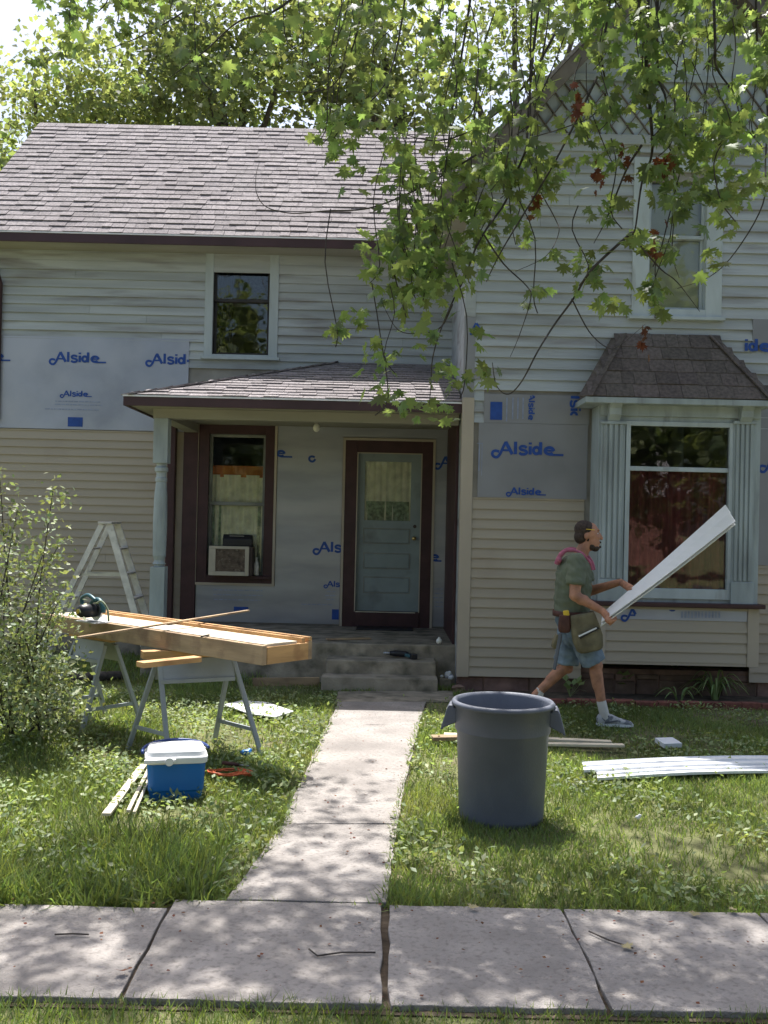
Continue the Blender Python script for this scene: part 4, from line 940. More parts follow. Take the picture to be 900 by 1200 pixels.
tag(scatter('crown', DV, DF, pos, rots(RNG.uniform(0, 6.3, n), RNG.normal(0, .7, n), RNG.normal(0, .7, n)), np.stack([RNG.uniform(.022, .042, n)*1.0, RNG.uniform(.03, .058, n), RNG.uniform(.02, .03, n)], -1), 'shrubleaf', sh), kind='stuff')

# ================================================================== grass
def in_poly(x, y, poly):
    c = np.zeros(len(x), bool); j = len(poly)-1
    for i in range(len(poly)):
        xi, yi = poly[i]; xj, yj = poly[j]; k = ((yi > y) != (yj > y)) & (x < (xj-xi)*(y-yi)/(yj-yi+1e-12)+xi); c ^= k; j = i
    return c
walkpoly = [(p.x+.03, p.y) for p in LEw]+[(p.x-.03, p.y) for p in REw[::-1]]
padpoly = [(p.x, p.y) for p in (pa, pb, pc, pd_)]
CANC = atz(588, 962)+Vector((0, .05, 0))
def patch(x, y, s=1.0, seed=0):
    return np.sin(x*2.1*s+seed)*np.sin(y*2.7*s+1.3*seed)+.6*np.sin(x*5.3*s+y*3.1*s+seed)
def ground_pts(n, x0, x1, y0, y1, dens=None):
    x = RNG.uniform(x0, x1, n); y = RNG.uniform(y0, y1, n)
    ok = (np.abs(x) < .43*y+.35) & ~in_poly(x, y, walkpoly) & ~in_poly(x, y, padpoly) & ~((y > SWY0+.02) & (y < SWY1-.012-np.where(x < -.95, .09, 0)))
    ok &= ~((x > XP0-.02) & (x < XR0) & (y > YD-.03)) & ~((x > sx0-.02) & (x < sx1+.02) & (y > 10.02)) & ~((x > .93) & (y > 9.5)) & ~((x > XR0) & (y > 9.95)) & (y < 12.2)
    ok &= (x-CANC.x)**2+(y-CANC.y)**2 > .255**2
    if dens is not None: ok &= RNG.uniform(0, 1, n) < dens(x, y)
    return x[ok], y[ok]
GV = [(-.5, 0, 0), (.5, 0, 0), (-.42, .10, .5), (.42, .10, .5), (0, .42, .95)]; GF = [(0, 1, 3), (0, 3, 2), (2, 3, 4)]
GX = []; 
def add_grass(n, x0, x1, y0, y1, h0, h1, w0, w1, dens=None, lean=.35):
    x, y = ground_pts(n, x0, x1, y0, y1, dens); m = len(x); h = RNG.uniform(h0, h1, m)*(1+.3*patch(x, y, 1.2, 3)); h = np.clip(h, .015, .3)
    GX.append((np.stack([x, y, np.full(m, -.003)], -1), rots(RNG.uniform(0, 6.3, m), RNG.normal(0, lean, m), RNG.normal(0, lean, m)), np.stack([RNG.uniform(w0, w1, m), h, h], -1)))
dn = lambda x, y: np.clip(.72+.55*patch(x, y, .9, 1), .10, 1)
add_grass(190000, -4.6, 4.6, 4.34, 7.2, .03, .075, .0035, .007, dn)
add_grass(130000, -5.2, 5.2, 7.2, 10.3, .03, .07, .005, .009, dn)
add_grass(9000, -5.2, -1.2, 10.2, 12.2, .05, .14, .006, .011)
add_grass(11000, -1.9, 1.9, 3.0, SWY0+.02, .02, .07, .003, .006)
add_grass(9000, -2.3, -.75, 4.34, 5.4, .09, .18, .006, .011, lambda x, y: np.clip(.9-.5*(y-4.5), .1, 1), .5)
add_grass(3600, -2.2, 2.4, 4.32, 4.62, .04, .10, .004, .008, None, .6)
Pg = np.concatenate([g_[0] for g_ in GX]); Rg = np.concatenate([g_[1] for g_ in GX]); Sg = np.concatenate([g_[2] for g_ in GX])
# short grass right at the walk edges leans over it
scatter('grass', GV, GF, Pg, Rg, Sg, 'grass', label='green lawn grass growing round the walk and the sidewalk', cat='grass', kind='stuff')
x, y = ground_pts(16000, -4.6, 4.6, 4.5, 10.2, lambda x, y: np.clip(.3+.5*patch(x, y, .7, 5), .03, .6)); m = len(x)
scatter('dry_grass', GV, GF, np.stack([x, y, np.full(m, .01)], -1), rots(RNG.uniform(0, 6.3, m), RNG.normal(0, .9, m), RNG.normal(0, .9, m)), np.stack([RNG.uniform(.003, .006, m), *([RNG.uniform(.03, .07, m)]*2)], -1), 'drygrass', label='dry straw-coloured blades scattered through the lawn', cat='grass', kind='stuff')
x, y = ground_pts(60000, -4.6, 4.6, 4.5, 9.6, lambda x, y: np.clip(np.where(x < -.3, .55, .16)+.45*patch(x, y, 1.1, 8), .01, .95)); m = len(x)
scatter('weeds', DV, DF, np.stack([x, y, RNG.uniform(.015, .075, m)], -1), rots(RNG.uniform(0, 6.3, m), RNG.normal(.1, .5, m), RNG.normal(0, .5, m)), np.stack([RNG.uniform(.018, .036, m), RNG.uniform(.025, .055, m), RNG.uniform(.02, .04, m)], -1), 'weed', label='small broad-leaved weeds mixed into the lawn', cat='weeds', kind='stuff')

# ================================================================== trash can
can = thing('trash_can', 'grey-blue round plastic trash can standing open on the lawn', 'trash can', (CANC.x, CANC.y, 0))
cx, cy = CANC.x, CANC.y; HC = .70
rb, rt = .248, .283
prof = [(rb-.02, .004), (rb, .012), (rb+.002, .04), (rt-.012, .52), (rt-.004, .525), (rt, .535), (rt+.004, HC-.03), (rt+.02, HC-.028), (rt+.024, HC-.012), (rt+.014, HC), (rt-.002, HC), (rt-.010, HC-.02), (rt-.016, .53), (rb-.012, .03), (0.001, .03)]
MB().lathe(prof, 56, (cx, cy, 0)).build('body', 'canplastic', can, smooth=True)
for s in (-1, 1):
    h = MB(); ca = math.radians(-8); d = Vector((math.cos(ca)*s, math.sin(ca)*s, 0)); t = Vector((-d.y, d.x, 0)); b = Vector((cx, cy, 0))+d*(rt)
    prf = [(.005, HC-.03), (.034, HC-.03), (.046, HC-.05), (.082, HC-.175), (.068, HC-.178), (.032, HC-.07), (.0, HC-.06)]
    h.prism([b+d*a+t*-.075+Vector((0, 0, z)) for a, z in prf], t*.15)
    [h.prism([b+d*a+t*q_+Vector((0, 0, z)) for a, z in ((-.01, HC-.045), (.04, HC-.045), (.075, HC-.172), (-.012, HC-.13))], t*.01) for q_ in (-.076, .066)]
    h.build('handle', 'canplastic', can, bevel=.006)

# ================================================================== cooler
co = atz(206, 940); yawc = math.radians(14); cX = Vector((math.cos(yawc), math.sin(yawc), 0)); cY = Vector((-cX.y, cX.x, 0)); cZ = Vector((0, 0, 1))
cooler = thing('cooler', 'small blue picnic cooler with white lid on the grass', 'cooler', co)
cc = co+cY*.14
def rrect(c, hx, hy, r, n=6):
    out = []
    for (sx_, sy_, a0) in ((1, 1, 0), (-1, 1, 90), (-1, -1, 180), (1, -1, 270)):
        for k in range(n+1):
            a = math.radians(a0+90*k/n); out.append(c+cX*(sx_*(hx-r)+r*math.cos(a))+cY*(sy_*(hy-r)+r*math.sin(a)))
    return out
MB().rings([rrect(cc+cZ*z, hx, hy, r) for z, hx, hy, r in ((.0, .150, .115, .03), (.01, .158, .122, .035), (.06, .162, .126, .035), (.065, .168, .132, .04), (.2, .176, .138, .045), (.232, .178, .14, .045))]).build('body', 'coolerblue', cooler, smooth=False, bevel=.006)
MB().rings([rrect(cc+cZ*z, hx, hy, .045) for z, hx, hy in ((.2325, .187, .148), (.268, .190, .151), (.275, .186, .147))]).build('rim', 'coolerwhite', cooler, bevel=.005)
lid = MB().rings([rrect(cc+cZ*z+cY*.01, hx, hy, .05) for z, hx, hy in ((.2755, .180, .142), (.30, .172, .134), (.312, .160, .122), (.313, .02, .02))]).build('lid', 'coolerwhite', cooler, bevel=.006)
m = MB(); pts = [];
for k in range(25):
    a = PI*k/24-.15; pts.append(cc+cX*(-.205*math.cos(a))+cY*(.165*math.sin(a)+.0)+cZ*(.285+.03*math.sin(a)))
m.tube(pts, .010, 8); m.build('handle', 'coolerdark', cooler, smooth=True)
m = MB(); hb = cc-cY*.155+cZ*.255; m.obox(hb-cX*.10, cX*.095, cY*.010, cZ*.013); m.build('latch', 'coolerwhite', cooler, bevel=.006)
MB().tube([hb-cX*.045-cY*.008, hb-cX*.045-cY*.024], .026, 16).build('hinge', 'coolerwhite', cooler, bevel=.004)

# strips of wood beside the cooler
for i, (a, b, lab) in enumerate([((124, 966), (168, 907), 'widest pale wood strip on the grass left of the cooler'), ((150, 962), (176, 908), 'thin wood strip lying between two others beside the cooler'), ((157, 964), (181, 908), 'thin wood strip touching the cooler side')]):
    A_ = atz(*a)+Vector((0, 0, .055)); B_ = atz(*b)+Vector((0, 0, .06)); w = (.05, .022, .018)[i]
    MB().bar(A_, B_, w, .016).build('wood_strip', 'paleboard', label=lab, cat='wood strip', group='wood strips beside the cooler', bevel=.002)
# orange cord coil
oc = atz(270, 916); pts = []
for k in range(110):
    a = k/110*2*PI*4.3; r = .105+.018*math.sin(k*.37)+.006*math.sin(k*.9); pts.append(oc+Vector((r*1.25*math.cos(a), r*.85*math.sin(a), .05+.006*(k % 25)/6+.006*math.sin(k*.7))))
MB().tube(pts, .0055, 6).build('extension_cord', 'orangecord', label='coiled orange extension cord on the grass right of the cooler', cat='cord', smooth=True)
oh = atz(264, 906)
dr = thing('hand_tool', 'dark pointed hand tool lying in the coil of orange cord', 'tool', oh)
MB().tube([oh+Vector((-.02, 0, .07)), oh+Vector((.06, -.03, .07)), oh+Vector((.10, -.045, .07))], [.012, .014, .010], 8).build('grip', 'leather', dr, smooth=True)
MB().tube([oh+Vector((.10, -.045, .07)), oh+Vector((.17, -.07, .07))], [.006, .004], 8).build('shaft', 'steel', dr, smooth=True)
bb = atz(288, 889)
m = MB(); m.ell(bb+Vector((0, 0, .045)), (.045, .03, .022)).ell(bb+Vector((.025, .01, .06)), (.02, .018, .014)); m.build('blue_rag', 'coolerblue', label='small crumpled blue rag in the grass under the bench', cat='rag', remesh=.006, sm=2)
# white offcut sheet
poly = [atz(u, v)+Vector((0, 0, .05)) for u, v in ((262, 833), (284, 828), (312, 830), (344, 841), (322, 848), (292, 844))]
MB().prism(poly, (0, 0, .008)).build('flashing_sheet', 'whitevinyl', label='white offcut sheet lying flat on the grass behind the sawhorse', cat='sheet')
lg = atz(104, 802); MB().tube([lg+Vector((-.2, 0, .06)), lg+Vector((.1, .1, .07)), lg+Vector((.3, .25, .06))], [.045, .05, .045], 10).build('log', 'twig', label='short dark log on the grass under the bench', cat='log', smooth=True)
A_, B_ = atz(296, 804), atz(374, 803); MB().bar(A_+Vector((0, 0, .04)), B_+Vector((0, 0, .04)), .03, .09).build('ground_board', 'pinegrey', label='low weathered board lying on edge along the porch footing', cat='board', bevel=.004)

# ================================================================== sawhorses and bench
HT = .765
def sawhorse(f, label):
    """f: four ground points: left far, left near, right far, right near"""
    lf, ln, rf, rn = [Vector(p) for p in f]; cl = (lf+ln)/2; cr = (rf+rn)/2; ax = (cr-cl).normalized(); sd = Vector((-ax.y, ax.x, 0)); up = Vector((0, 0, 1))
    L = (cr-cl).length; t = thing('sawhorse', label, 'sawhorse', (cl+cr)/2, 'sawhorses under the bench')
    tl = cl+ax*.06+up*.70; tr_ = cr-ax*.06+up*.70
    m = MB(); 
    MB().bar(cl-ax*.06+up*(HT-.028), cr+ax*.02+up*(HT-.028), .10, .056).build('top_rail', 'pine', t, bevel=.004)
    for s in (-1, 1):
        q = MB(); a = tl+sd*s*.045; b = tr_+sd*s*.045
        q.hexa([a+up*-.16+sd*s*.05-sd*.004, b+up*-.16+sd*s*.05-sd*.004, b+up*-.16+sd*s*.05+sd*.004, a+up*-.16+sd*s*.05+sd*.004, a+up*.005+sd*s*.006-sd*.004, b+up*.005+sd*s*.006-sd*.004, b+up*.005+sd*s*.006+sd*.004, a+up*.005+sd*s*.006+sd*.004])
        q.build('side_plate', 'galv', t)
        q = MB(); q.bar(a+up*-.15+sd*s*.058, b+up*-.15+sd*s*.058, .012, .03); q.build('side_rail', 'galv', t, bevel=.003)
    for foot, top in ((lf, tl), (ln, tl), (rf, tr_), (rn, tr_)):
        s = 1 if (foot-top).dot(sd) > 0 else -1
        MB().bar(Vector((foot.x, foot.y, -.01)), top+sd*s*.05+up*-.02, .034, .034, up=ax).build('leg', 'galv', t, bevel=.005)
    for a, b in ((lf, ln), (rf, rn)):
        c = tl if a is lf else tr_
        MB().bar(a.lerp(c, .26), b.lerp(c, .26), .012, .03).build('brace', 'galv', t, bevel=.003)
    return t
sawhorse([atz(149, 879), atz(198, 893), atz(251, 870), atz(307, 886)], 'grey metal sawhorse carrying the right end of the wooden bench')
A = atz(308, 757, .9); B = atz(366, 750.5, .9); dw = B-A; dw.z = 0; dw.normalize(); dl = Vector((-dw.y, dw.x, 0))
if dw.dot(B-A) < 0: dw = -dw
wb = (B-A).dot(dw); LB = 2.75; up = Vector((0, 0, 1))
h2 = A+dl*2.45+dw*wb/2; h2.z = 0
sawhorse([h2-dl*-.1+dw*.30, h2+dl*.12-dw*.28, h2-dl*.42+dw*.30, h2-dl*.42-dw*.28], 'grey metal sawhorse under the far end of the bench, half hidden by the shrub')
bench = thing('work_bench', 'long wooden work tray laid across the sawhorses, sunlit on top', 'work bench', (A+dl*1.3+dw*wb/2)-up*.9)
zt_, zb_ = .9, .77
def pt(l, w, z): return Vector((A.x, A.y, 0))+dl*l+dw*w+up*z
def bbox_(l0, l1, w0, w1, z0, z1): return MB().hexa([pt(l0, w0, z0), pt(l1, w0, z0), pt(l1, w1, z0), pt(l0, w1, z0), pt(l0, w0, z1), pt(l1, w0, z1), pt(l1, w1, z1), pt(l0, w1, z1)])
bbox_(.0, LB, 0, .038, zb_, zt_).build('side_board', 'pinegrey', bench, bevel=.003)
bbox_(.0, LB, wb-.038, wb, zb_, zt_).build('side_board', 'pinegrey', bench, bevel=.003)
bbox_(-.004, .034, .040, wb-.040, zb_+.002, zt_-.012).build('end_board', 'pine', bench, bevel=.003)
bbox_(.036, LB, .040, wb-.040, zt_-.035, zt_-.016).build('top_board', 'paleboard', bench)
bbox_(.02, LB-.1, .045, wb-.13, zt_-.0155, zt_+.004).build('top_board', 'paleboard', bench)
bbox_(.01, LB-.05, wb-.09, wb-.06, zt_-.0155, zt_+.022).build('fence_rail', 'pine', bench, bevel=.002)
bbox_(.0, LB, wb-.036, wb-.004, zt_+.001, zt_+.026).build('fence_rail', 'pine', bench, bevel=.002)
# short board on the sawhorse
p0 = atz(164, 779, HT+.02); p1 = atz(232, 772, HT+.02)
MB().bar(p0, p1, .09, .035).build('wood_block', 'pine', label='short bright-topped wood block resting on the sawhorse under the tray', cat='wood block', bevel=.003)
# long thin stick
p0 = atz(92, 747, .925); p1 = atz(291, 715.5, .985)
MB().bar(p0, p1, .03, .012).build('trim_stick', 'pinegrey', label='long thin trim stick resting on the bench and jutting past it', cat='stick', bevel=.001)
MB().bar(atz(196, 731, .915), atz(212, 728.5, .915), .03, .018).build('small_tool', 'blackplastic', label='small dark tool lying on the bench top', cat='tool', bevel=.004)
MB().bar(atz(236, 746, .912), atz(245, 744, .912), .015, .01).build('nail_punch', 'blackplastic', label='tiny dark punch on the sunlit bench top', cat='tool', bevel=.002)
# circular saw
sp_ = atz(108, 729, .91)
saw = thing('circular_saw', 'teal and black circular saw sitting on the left end of the bench', 'saw', sp_)
S = lambda l, w, z: sp_-dl*l+dw*w+up*z
m = MB(); m.hexa([S(-.14, -.07, .0), S(.14, -.07, .0), S(.14, .08, .0), S(-.14, .08, .0), S(-.14, -.07, .006), S(.14, -.07, .006), S(.14, .08, .006), S(-.14, .08, .006)]).build('base_plate', 'steel', saw)
MB().tube([S(0, .03, .085), S(0, .045, .085)], .075, 24).build('blade', 'steel', saw)
m = MB(); pts = [S(.088*math.cos(a), .04, .085+.088*math.sin(a)) for a in np.linspace(-.1, PI+.1, 16)]; m.tube(pts, .020, 8); m.build('blade_guard', 'sawteal', saw, smooth=True)
m = MB(); m.tube([S(.0, .02, .09), S(.0, -.06, .09), S(0, -.10, .09), S(0, -.125, .09)], [.052, .054, .050, .035], 18).build('motor', 'blackplastic', saw, smooth=True)
MB().tube([S(.0, -.126, .09), S(0, -.131, .09)], .018, 12).build('cap', 'yellowthing', saw)
m = MB(); m.tube(spline([S(-.12, .0, .10), S(-.15, -.0, .17), S(-.06, .0, .205), S(.04, .0, .17)], 5), .016, 8).build('handle', 'sawteal', saw, smooth=True)
MB().tube(spline([S(.06, 0, .15), S(.12, .0, .17), S(.17, .02, .11), S(.19, .02, .02)], 6), .008, 6).build('cord', 'lacegreen', saw, smooth=True)

# ================================================================== step ladder
yl = 10.75
lad = thing('step_ladder', 'weathered step ladder standing open by the beige siding', 'ladder', aty(120, 793, yl))
ap = aty(125, 614, yl); wv = Vector((-.01, .36, 0))
fl = aty(36, 793, yl); fr = aty(181, 793, yl); fl.z = fr.z = 0
tl_ = ap+Vector((-.05, 0, 0)); tr2 = ap+Vector((.03, 0, 0))
for off in (0, 1):
    o = wv*off
    sgn = Vector((wv.x*.25, wv.y*.25, 0))*(1 if off else -1)
    MB().bar(fr+o+sgn, tr2+o, .022, .075, up=(1, 0, .3)).build('rail', 'alum', lad, bevel=.003)
    MB().bar(fl+o+sgn, tl_+o, .022, .06, up=(1, 0, -.3)).build('rail', 'alum', lad, bevel=.003)
for k in range(1, 6):
    t = 1-k*.165; a = fr.lerp(tr2, t); sg = Vector((wv.x, wv.y, 0))*.25*(1-t)
    MB().bar(a-sg, a+wv+sg, .085, .022).build('step', 'alum', lad, bevel=.003)
for k in (1, 3, 5):
    t = 1-k*.17; a = fl.lerp(tl_, t); sg = Vector((wv.x, wv.y, 0))*.25*(1-t)
    MB().bar(a-sg, a+wv+sg, .03, .02).build('cross_bar', 'alum', lad, bevel=.003)
MB().obox(ap+wv/2+Vector((-.01, 0, .012)), (.075, 0, 0), wv*.62, (0, 0, .012)).build('top_cap', 'alum', lad, bevel=.004)
t = .66
for off in (0, 1): MB().bar(fl.lerp(tl_, t)+wv*off, fr.lerp(tr2, t)+wv*off, .006, .022).build('spreader', 'steel', lad)

# ================================================================== lawn clutter at the right
lab3 = ['longest thin board of the pair on the lawn behind the trash can', 'shorter pale board lying in front of the longest, behind the trash can', 'short dark board end sticking out left of the trash can']
for (a, b, w, h, lab, mt) in (((520, 869), (716, 878), .07, .022, lab3[0], 'paleboard'), ((560, 879), (731, 882), .06, .02, lab3[1], 'paleboard'), ((506, 873), (560, 872), .10, .03, lab3[2], 'pinegrey')):
    A_ = atz(*a)+Vector((0, 0, .055)); B_ = atz(*b)+Vector((0, 0, .055)); MB().bar(A_, B_, w, h).build('lumber_board', mt, label=lab, cat='board', group='boards behind the trash can', bevel=.003)
p = atz(783, 880); MB().obox(p+Vector((0, 0, .065)), (.075, .02, 0), (-.02, .06, .01), (0, -.003, .018)).build('siding_offcut', 'whitevinyl', label='small square white offcut on the lawn beyond the long white panels', cat='offcut', bevel=.002)
def siding_strip(path, wvec, mat, name, label, group=None, parent=None, t=.004):
    """panel of double-lap profile swept along a path; wvec(i/n) gives the width direction and face normal"""
    prof = [(0, 0), (.01, .014), (.48, .004), (.49, .016), (.97, .003), (1.0, .010)]
    n = len(path); rings = []
    for i, p in enumerate(path):
        w, nn = wvec(i/(n-1)); up_ = [p+w*a+nn*b for a, b in prof]; dn_ = [q-nn*t for q in up_][::-1]; rings.append(up_+dn_)
    return MB().rings(rings).build(name, mat, parent, label=label, cat='siding panel', group=group)
path = [atz(684+(935-684)*t, 915-8*t-1*math.sin(PI*t))+Vector((0, 0, .06+.012*math.sin(PI*t*.9))) for t in np.linspace(0, 1, 14)]
siding_strip(path, lambda t: (Vector((.03, .20, .012)), Vector((0, -.05, 1))), 'whitevinyl', 'vinyl_siding_plank', 'upper long white siding panel bowed on the right lawn', 'white panels on the right lawn')
path = [atz(700+(950-700)*t, 922-9*t-1*math.sin(PI*t))+Vector((0, 0, .045+.012*math.sin(PI*t))) for t in np.linspace(0, 1, 14)]
siding_strip(path, lambda t: (Vector((.03, .17, .01)), Vector((0, -.05, 1))), 'whitevinyl', 'vinyl_siding_plank', 'lower long white siding panel under the bowed one on the lawn', 'white panels on the right lawn')
p = atz(747, 968); MB().ell(p+Vector((0, 0, .05)), (.018, .012, .012), None, 8, 6).ell(p+Vector((.012, 0, .06)), (.012, .01, .012), None, 8, 6).build('paper_scrap', 'whitevinyl', label='tiny white paper scrap on the lawn right of the trash can', cat='scrap', remesh=.004, sm=1)
# edging bricks
ed = thing('brick_edging', 'row of old red bricks edging the flower bed', 'edging', (3, 9.5, 0))
e0 = None; x = 1.18
while x < 4.6:
    w = random.uniform(.19, .23); y_ = 9.53+random.uniform(-.012, .012)
    if e0 is None:
        e0 = MB().hexa([(-.5, -.05, 0), (.5, -.05, 0), (.5, .05, 0), (-.5, .05, 0), (-.49, -.045, .075), (.49, -.045, .075), (.49, .045, .075), (-.49, .045, .075)]).build('brick', 'edgebrick', ed, bevel=.006, org=(0, 0, 0))
        e0.location = (x+w/2, y_, -.01); e0.scale = (w-.008, 1, 1); WLOC[e0] = Vector(e0.location)
    else: dup(e0, (x+w/2, y_, -.01+random.uniform(-.008, .004)), ed, (random.uniform(-.05, .05), 0, random.uniform(-.04, .04)), (w-.008, 1, 1))
    x += w
# stones by the corner of the right wing
for (u, v, sx_, sy_, sz_, lab) in ((548, 806, .13, .09, .07, 'flat rough stone at the corner of the right wing'), (566, 800, .10, .08, .10, 'tall broken stone leaning at the foundation corner'), (556, 790, .09, .07, .05, 'small stone on top of the broken stones by the corner'), (538, 812, .08, .07, .05, 'loose lump of rubble beside the step pad')):
    p = atz(u, v); b = MB().ell(p+Vector((0, 0, sz_*.7 if 'on top' not in lab else .2)), (sx_, sy_, sz_), None, 9, 7)
    b.v = [q+Vector((random.uniform(-.02, .02), random.uniform(-.02, .02), random.uniform(-.012, .012))) for q in b.v]
    b.build('rubble_stone', 'stone', label=lab, cat='stone', group='stones at the house corner')
p = atz(522, 806); MB().box(p.x-.07, p.x+.06, p.y-.03, p.y+.08, -.01, .10).build('brick_block', 'oldconcrete', label='old block beside the lowest porch step', cat='block', bevel=.01)
m = MB(); q = p+Vector((0, 0, .10))
for _ in range(9): m.ell(q+Vector((random.uniform(-.06, .06), random.uniform(-.02, .05), random.uniform(.01, .05))), (random.uniform(.02, .04), .02, random.uniform(.012, .03)), Matrix.Rotation(random.uniform(0, 3), 3, 'Y'), 8, 6)
m.build('plastic_bag', 'whitevinyl', label='crumpled white plastic bag on the block by the steps', cat='bag', remesh=.007, sm=1)
# porch clutter
p = atz(514.5, 755, DECK); MB().ell(p+Vector((0, 0, .034)), (.032, .032, .034), None, 14, 9).tube([p+Vector((0, 0, .06)), p+Vector((0, 0, .078))], [.014, .012], 10).build('glass_jar', 'bulb', label='small round white jar on the porch floor near the corner', cat='jar', smooth=True)
p0, p1 = atz(383, 749, DECK+.012), atz(434, 748, DECK+.012); MB().bar(p0, p1, .09, .016).build('deck_plank', 'pinegrey', label='thin grey plank lying on the porch floor before the door', cat='plank', bevel=.002)
p0, p1 = atz(417, 739, DECK), atz(484, 740, DECK); ymat = YL-.07
MB().box(p0.x, p1.x, ymat-.36, ymat, DECK+.001, DECK+.016).build('door_mat', 'blackplastic', label='black door mat in front of the door', cat='mat', bevel=.006)
p = atz(468, 772, .286); d = thing('cordless_drill', 'dark cordless drill lying on the upper porch step', 'drill', p)
q = p+Vector((0, .05, 0))
MB().tube([q+Vector((-.10, 0, .05)), q+Vector((-.04, 0, .05)), q+Vector((.06, 0, .045)), q+Vector((.10, 0, .045))], [.022, .034, .034, .02], 12).build('body', 'blackplastic', d, smooth=True)
MB().tube([q+Vector((-.10, 0, .05)), q+Vector((-.17, .0, .05))], [.02, .012], 12).build('chuck', 'steel', d, smooth=True)
MB().bar(q+Vector((.05, 0, .04)), q+Vector((.13, -.06, .03)), .045, .035).build('handle', 'sawteal', d, bevel=.008)
MB().bar(q+Vector((.11, -.07, .032)), q+Vector((.18, -.05, .032)), .09, .055).build('battery', 'blackplastic', d, bevel=.008)
p = aty(371, 497, 11.3); lf_ = thing('porch_light', 'bare bulb fixture on the porch ceiling', 'lamp', (p.x, 11.3, ZB1-.02))
MB().lathe([(.055, ZB1-.013), (.055, ZB1-.03), (.03, ZB1-.045), (.028, ZB1-.07)], 18, (p.x, 11.3, 0)).build('fixture', 'soffit', lf_, smooth=True)
MB().ell((p.x, 11.3, ZB1-.115), (.04, .04, .048), None, 14, 10).build('bulb', 'bulb', lf_, smooth=True)
# air conditioner
ax0, ax1, az0, az1 = rect(245, 640, 292, 674, YL-.2); az0 = iP[2]+.005; ay0 = YL-.22
ac = thing('air_conditioner', 'beige window air conditioner with brown grille in the porch window', 'air conditioner', ((ax0+ax1)/2, YL, az0))
MB().box(ax0, ax1+.04, ay0+.012, YL+.03, az0+.002, az1-.002).build('case', 'brownmetal', ac, bevel=.004)
gx0_, gx1_ = ax0+(ax1-ax0)*.17, ax1-(ax1-ax0)*.10; gz0_, gz1_ = az0+.05, az1-.035
wall_grid(ax0, ax1, az0, az1, ay0-.012, ay0+.011, [(gx0_, gx1_, gz0_, gz1_)]).build('front', 'acbeige', ac, bevel=.004)
MB().box(gx0_, gx1_, ay0+.004, ay0+.0115, gz0_, gz1_).build('coil', 'acgrille', ac)
k = 0; z = gz0_+.012
while z < gz1_-.008:
    MB().box(gx0_, gx1_, ay0-.008, ay0+.002, z, z+.006).build('slat', 'acgrille', ac); z += .022
rx0, rx1, rz0, rz1 = rect(262, 622, 296, 636, YL-.1)
rad = thing('radio', 'black portable radio on top of the window air conditioner', 'radio', ((rx0+rx1)/2, YL-.1, az1))
MB().prism([(rx0, YL-.17, az1+.001), (rx0, YL-.03, az1+.001), (rx0, YL-.03, az1+.135), (rx0, YL-.12, az1+.145), (rx0, YL-.17, az1+.09)], (rx1-rx0, 0, 0)).build('body', 'blackplastic', rad, bevel=.008)
MB().bar((rx0+.08, YL-.135, az1+.125), (rx1-.1, YL-.135, az1+.125), .01, .006).build('trim', 'steel', rad)
p = aty(301, 673, YL-.01); bt = MB().lathe([(.001, az0), (.032, az0+.002), (.032, az0+.12), (.026, az0+.15), (.012, az0+.19), (.012, az0+.225), (.001, az0+.226)], 16, (p.x-.005, YL-.012-.02, 0))
bt.build('spray_bottle', 'bulb', label='white plastic bottle on the sill beside the air conditioner', cat='bottle', smooth=True)
MB().box(ax0-.03, oP[1]-.01, YL-.09, YL-.034, iP[2]-.04, iP[2]-.001).build('sill', 'maroon', wP, bevel=.003)
# ---- plants in the bed
def strap_plant(loc, n, L, label, w=.028, cat='plant', name='daylily', grp=None):
    t = thing(name, label, cat, loc, grp); loc = Vector(loc)
    for i in range(n):
        a = random.uniform(0, 2*PI); l = L*random.uniform(.6, 1.1); d = Vector((math.cos(a), math.sin(a)*.8, 0)); s = Vector((-d.y, d.x, 0)); rings = []; m = MB(); k = 7; vs = []; f = []
        hgt = random.uniform(.45, .8)*l; out = random.uniform(.45, .9)*l
        for j in range(k+1):
            q = j/k; p = loc+d*(.03+out*q**1.2)+Vector((0, 0, max(.012, hgt*math.sin(PI*.85*q**.8)))); ww = w*(1-q**3)*(.6+.8*q if q < .4 else .92)/2+.001
            vs += [p-s*ww+Vector((0, 0, .006)), p, p+s*ww+Vector((0, 0, .006))]
        for j in range(k):
            b = j*3; f += [(b, b+1, b+4, b+3), (b+1, b+2, b+5, b+4)]
        m.add(vs, f).build('leaf', 'lilyleaf', t, smooth=True)
strap_plant(atz(838, 822), 34, .42, 'big clump of arching strap-leaved daylily under the bay window')
strap_plant(atz(796, 824), 9, .30, 'small sparse strap-leaved clump beside the big daylily clump')
def broad_plant(loc, n, r, label, name='hosta'):
    t = thing(name, label, 'plant', loc); loc = Vector(loc)
    for i in range(n):
        a = random.uniform(0, 2*PI); p = loc+Vector((math.cos(a)*r*random.uniform(.2, 1), math.sin(a)*r*.6, random.uniform(.05, .22))); d = (p-loc)+Vector((0, 0, random.uniform(-.1, .05))); d.normalize()
        s = d.cross(Vector((0, 0, 1))).normalized(); l = random.uniform(.07, .13); c = loc+Vector((0, 0, .01))
        m = MB(); m.add([c, p, p+d*l*.45+s*l*.36-Vector((0, 0, .01)), p+d*l-Vector((0, 0, .02)), p+d*l*.45-s*l*.36-Vector((0, 0, .01)), c+s*.004, p+s*.004], [(1, 2, 3), (1, 3, 4), (0, 1, 6, 5)]).build('leaf', 'lilyleaf', t)
broad_plant(atz(726, 812), 20, .18, 'broad-leaved green plant behind the walking man'); broad_plant(atz(668, 818), 12, .15, 'low leafy weeds by the brick edging left of the man', 'weed_clump')
broad_plant(atz(788, 800), 7, .05, 'single upright pale weed in the dark under the bay', 'weed_stalk')
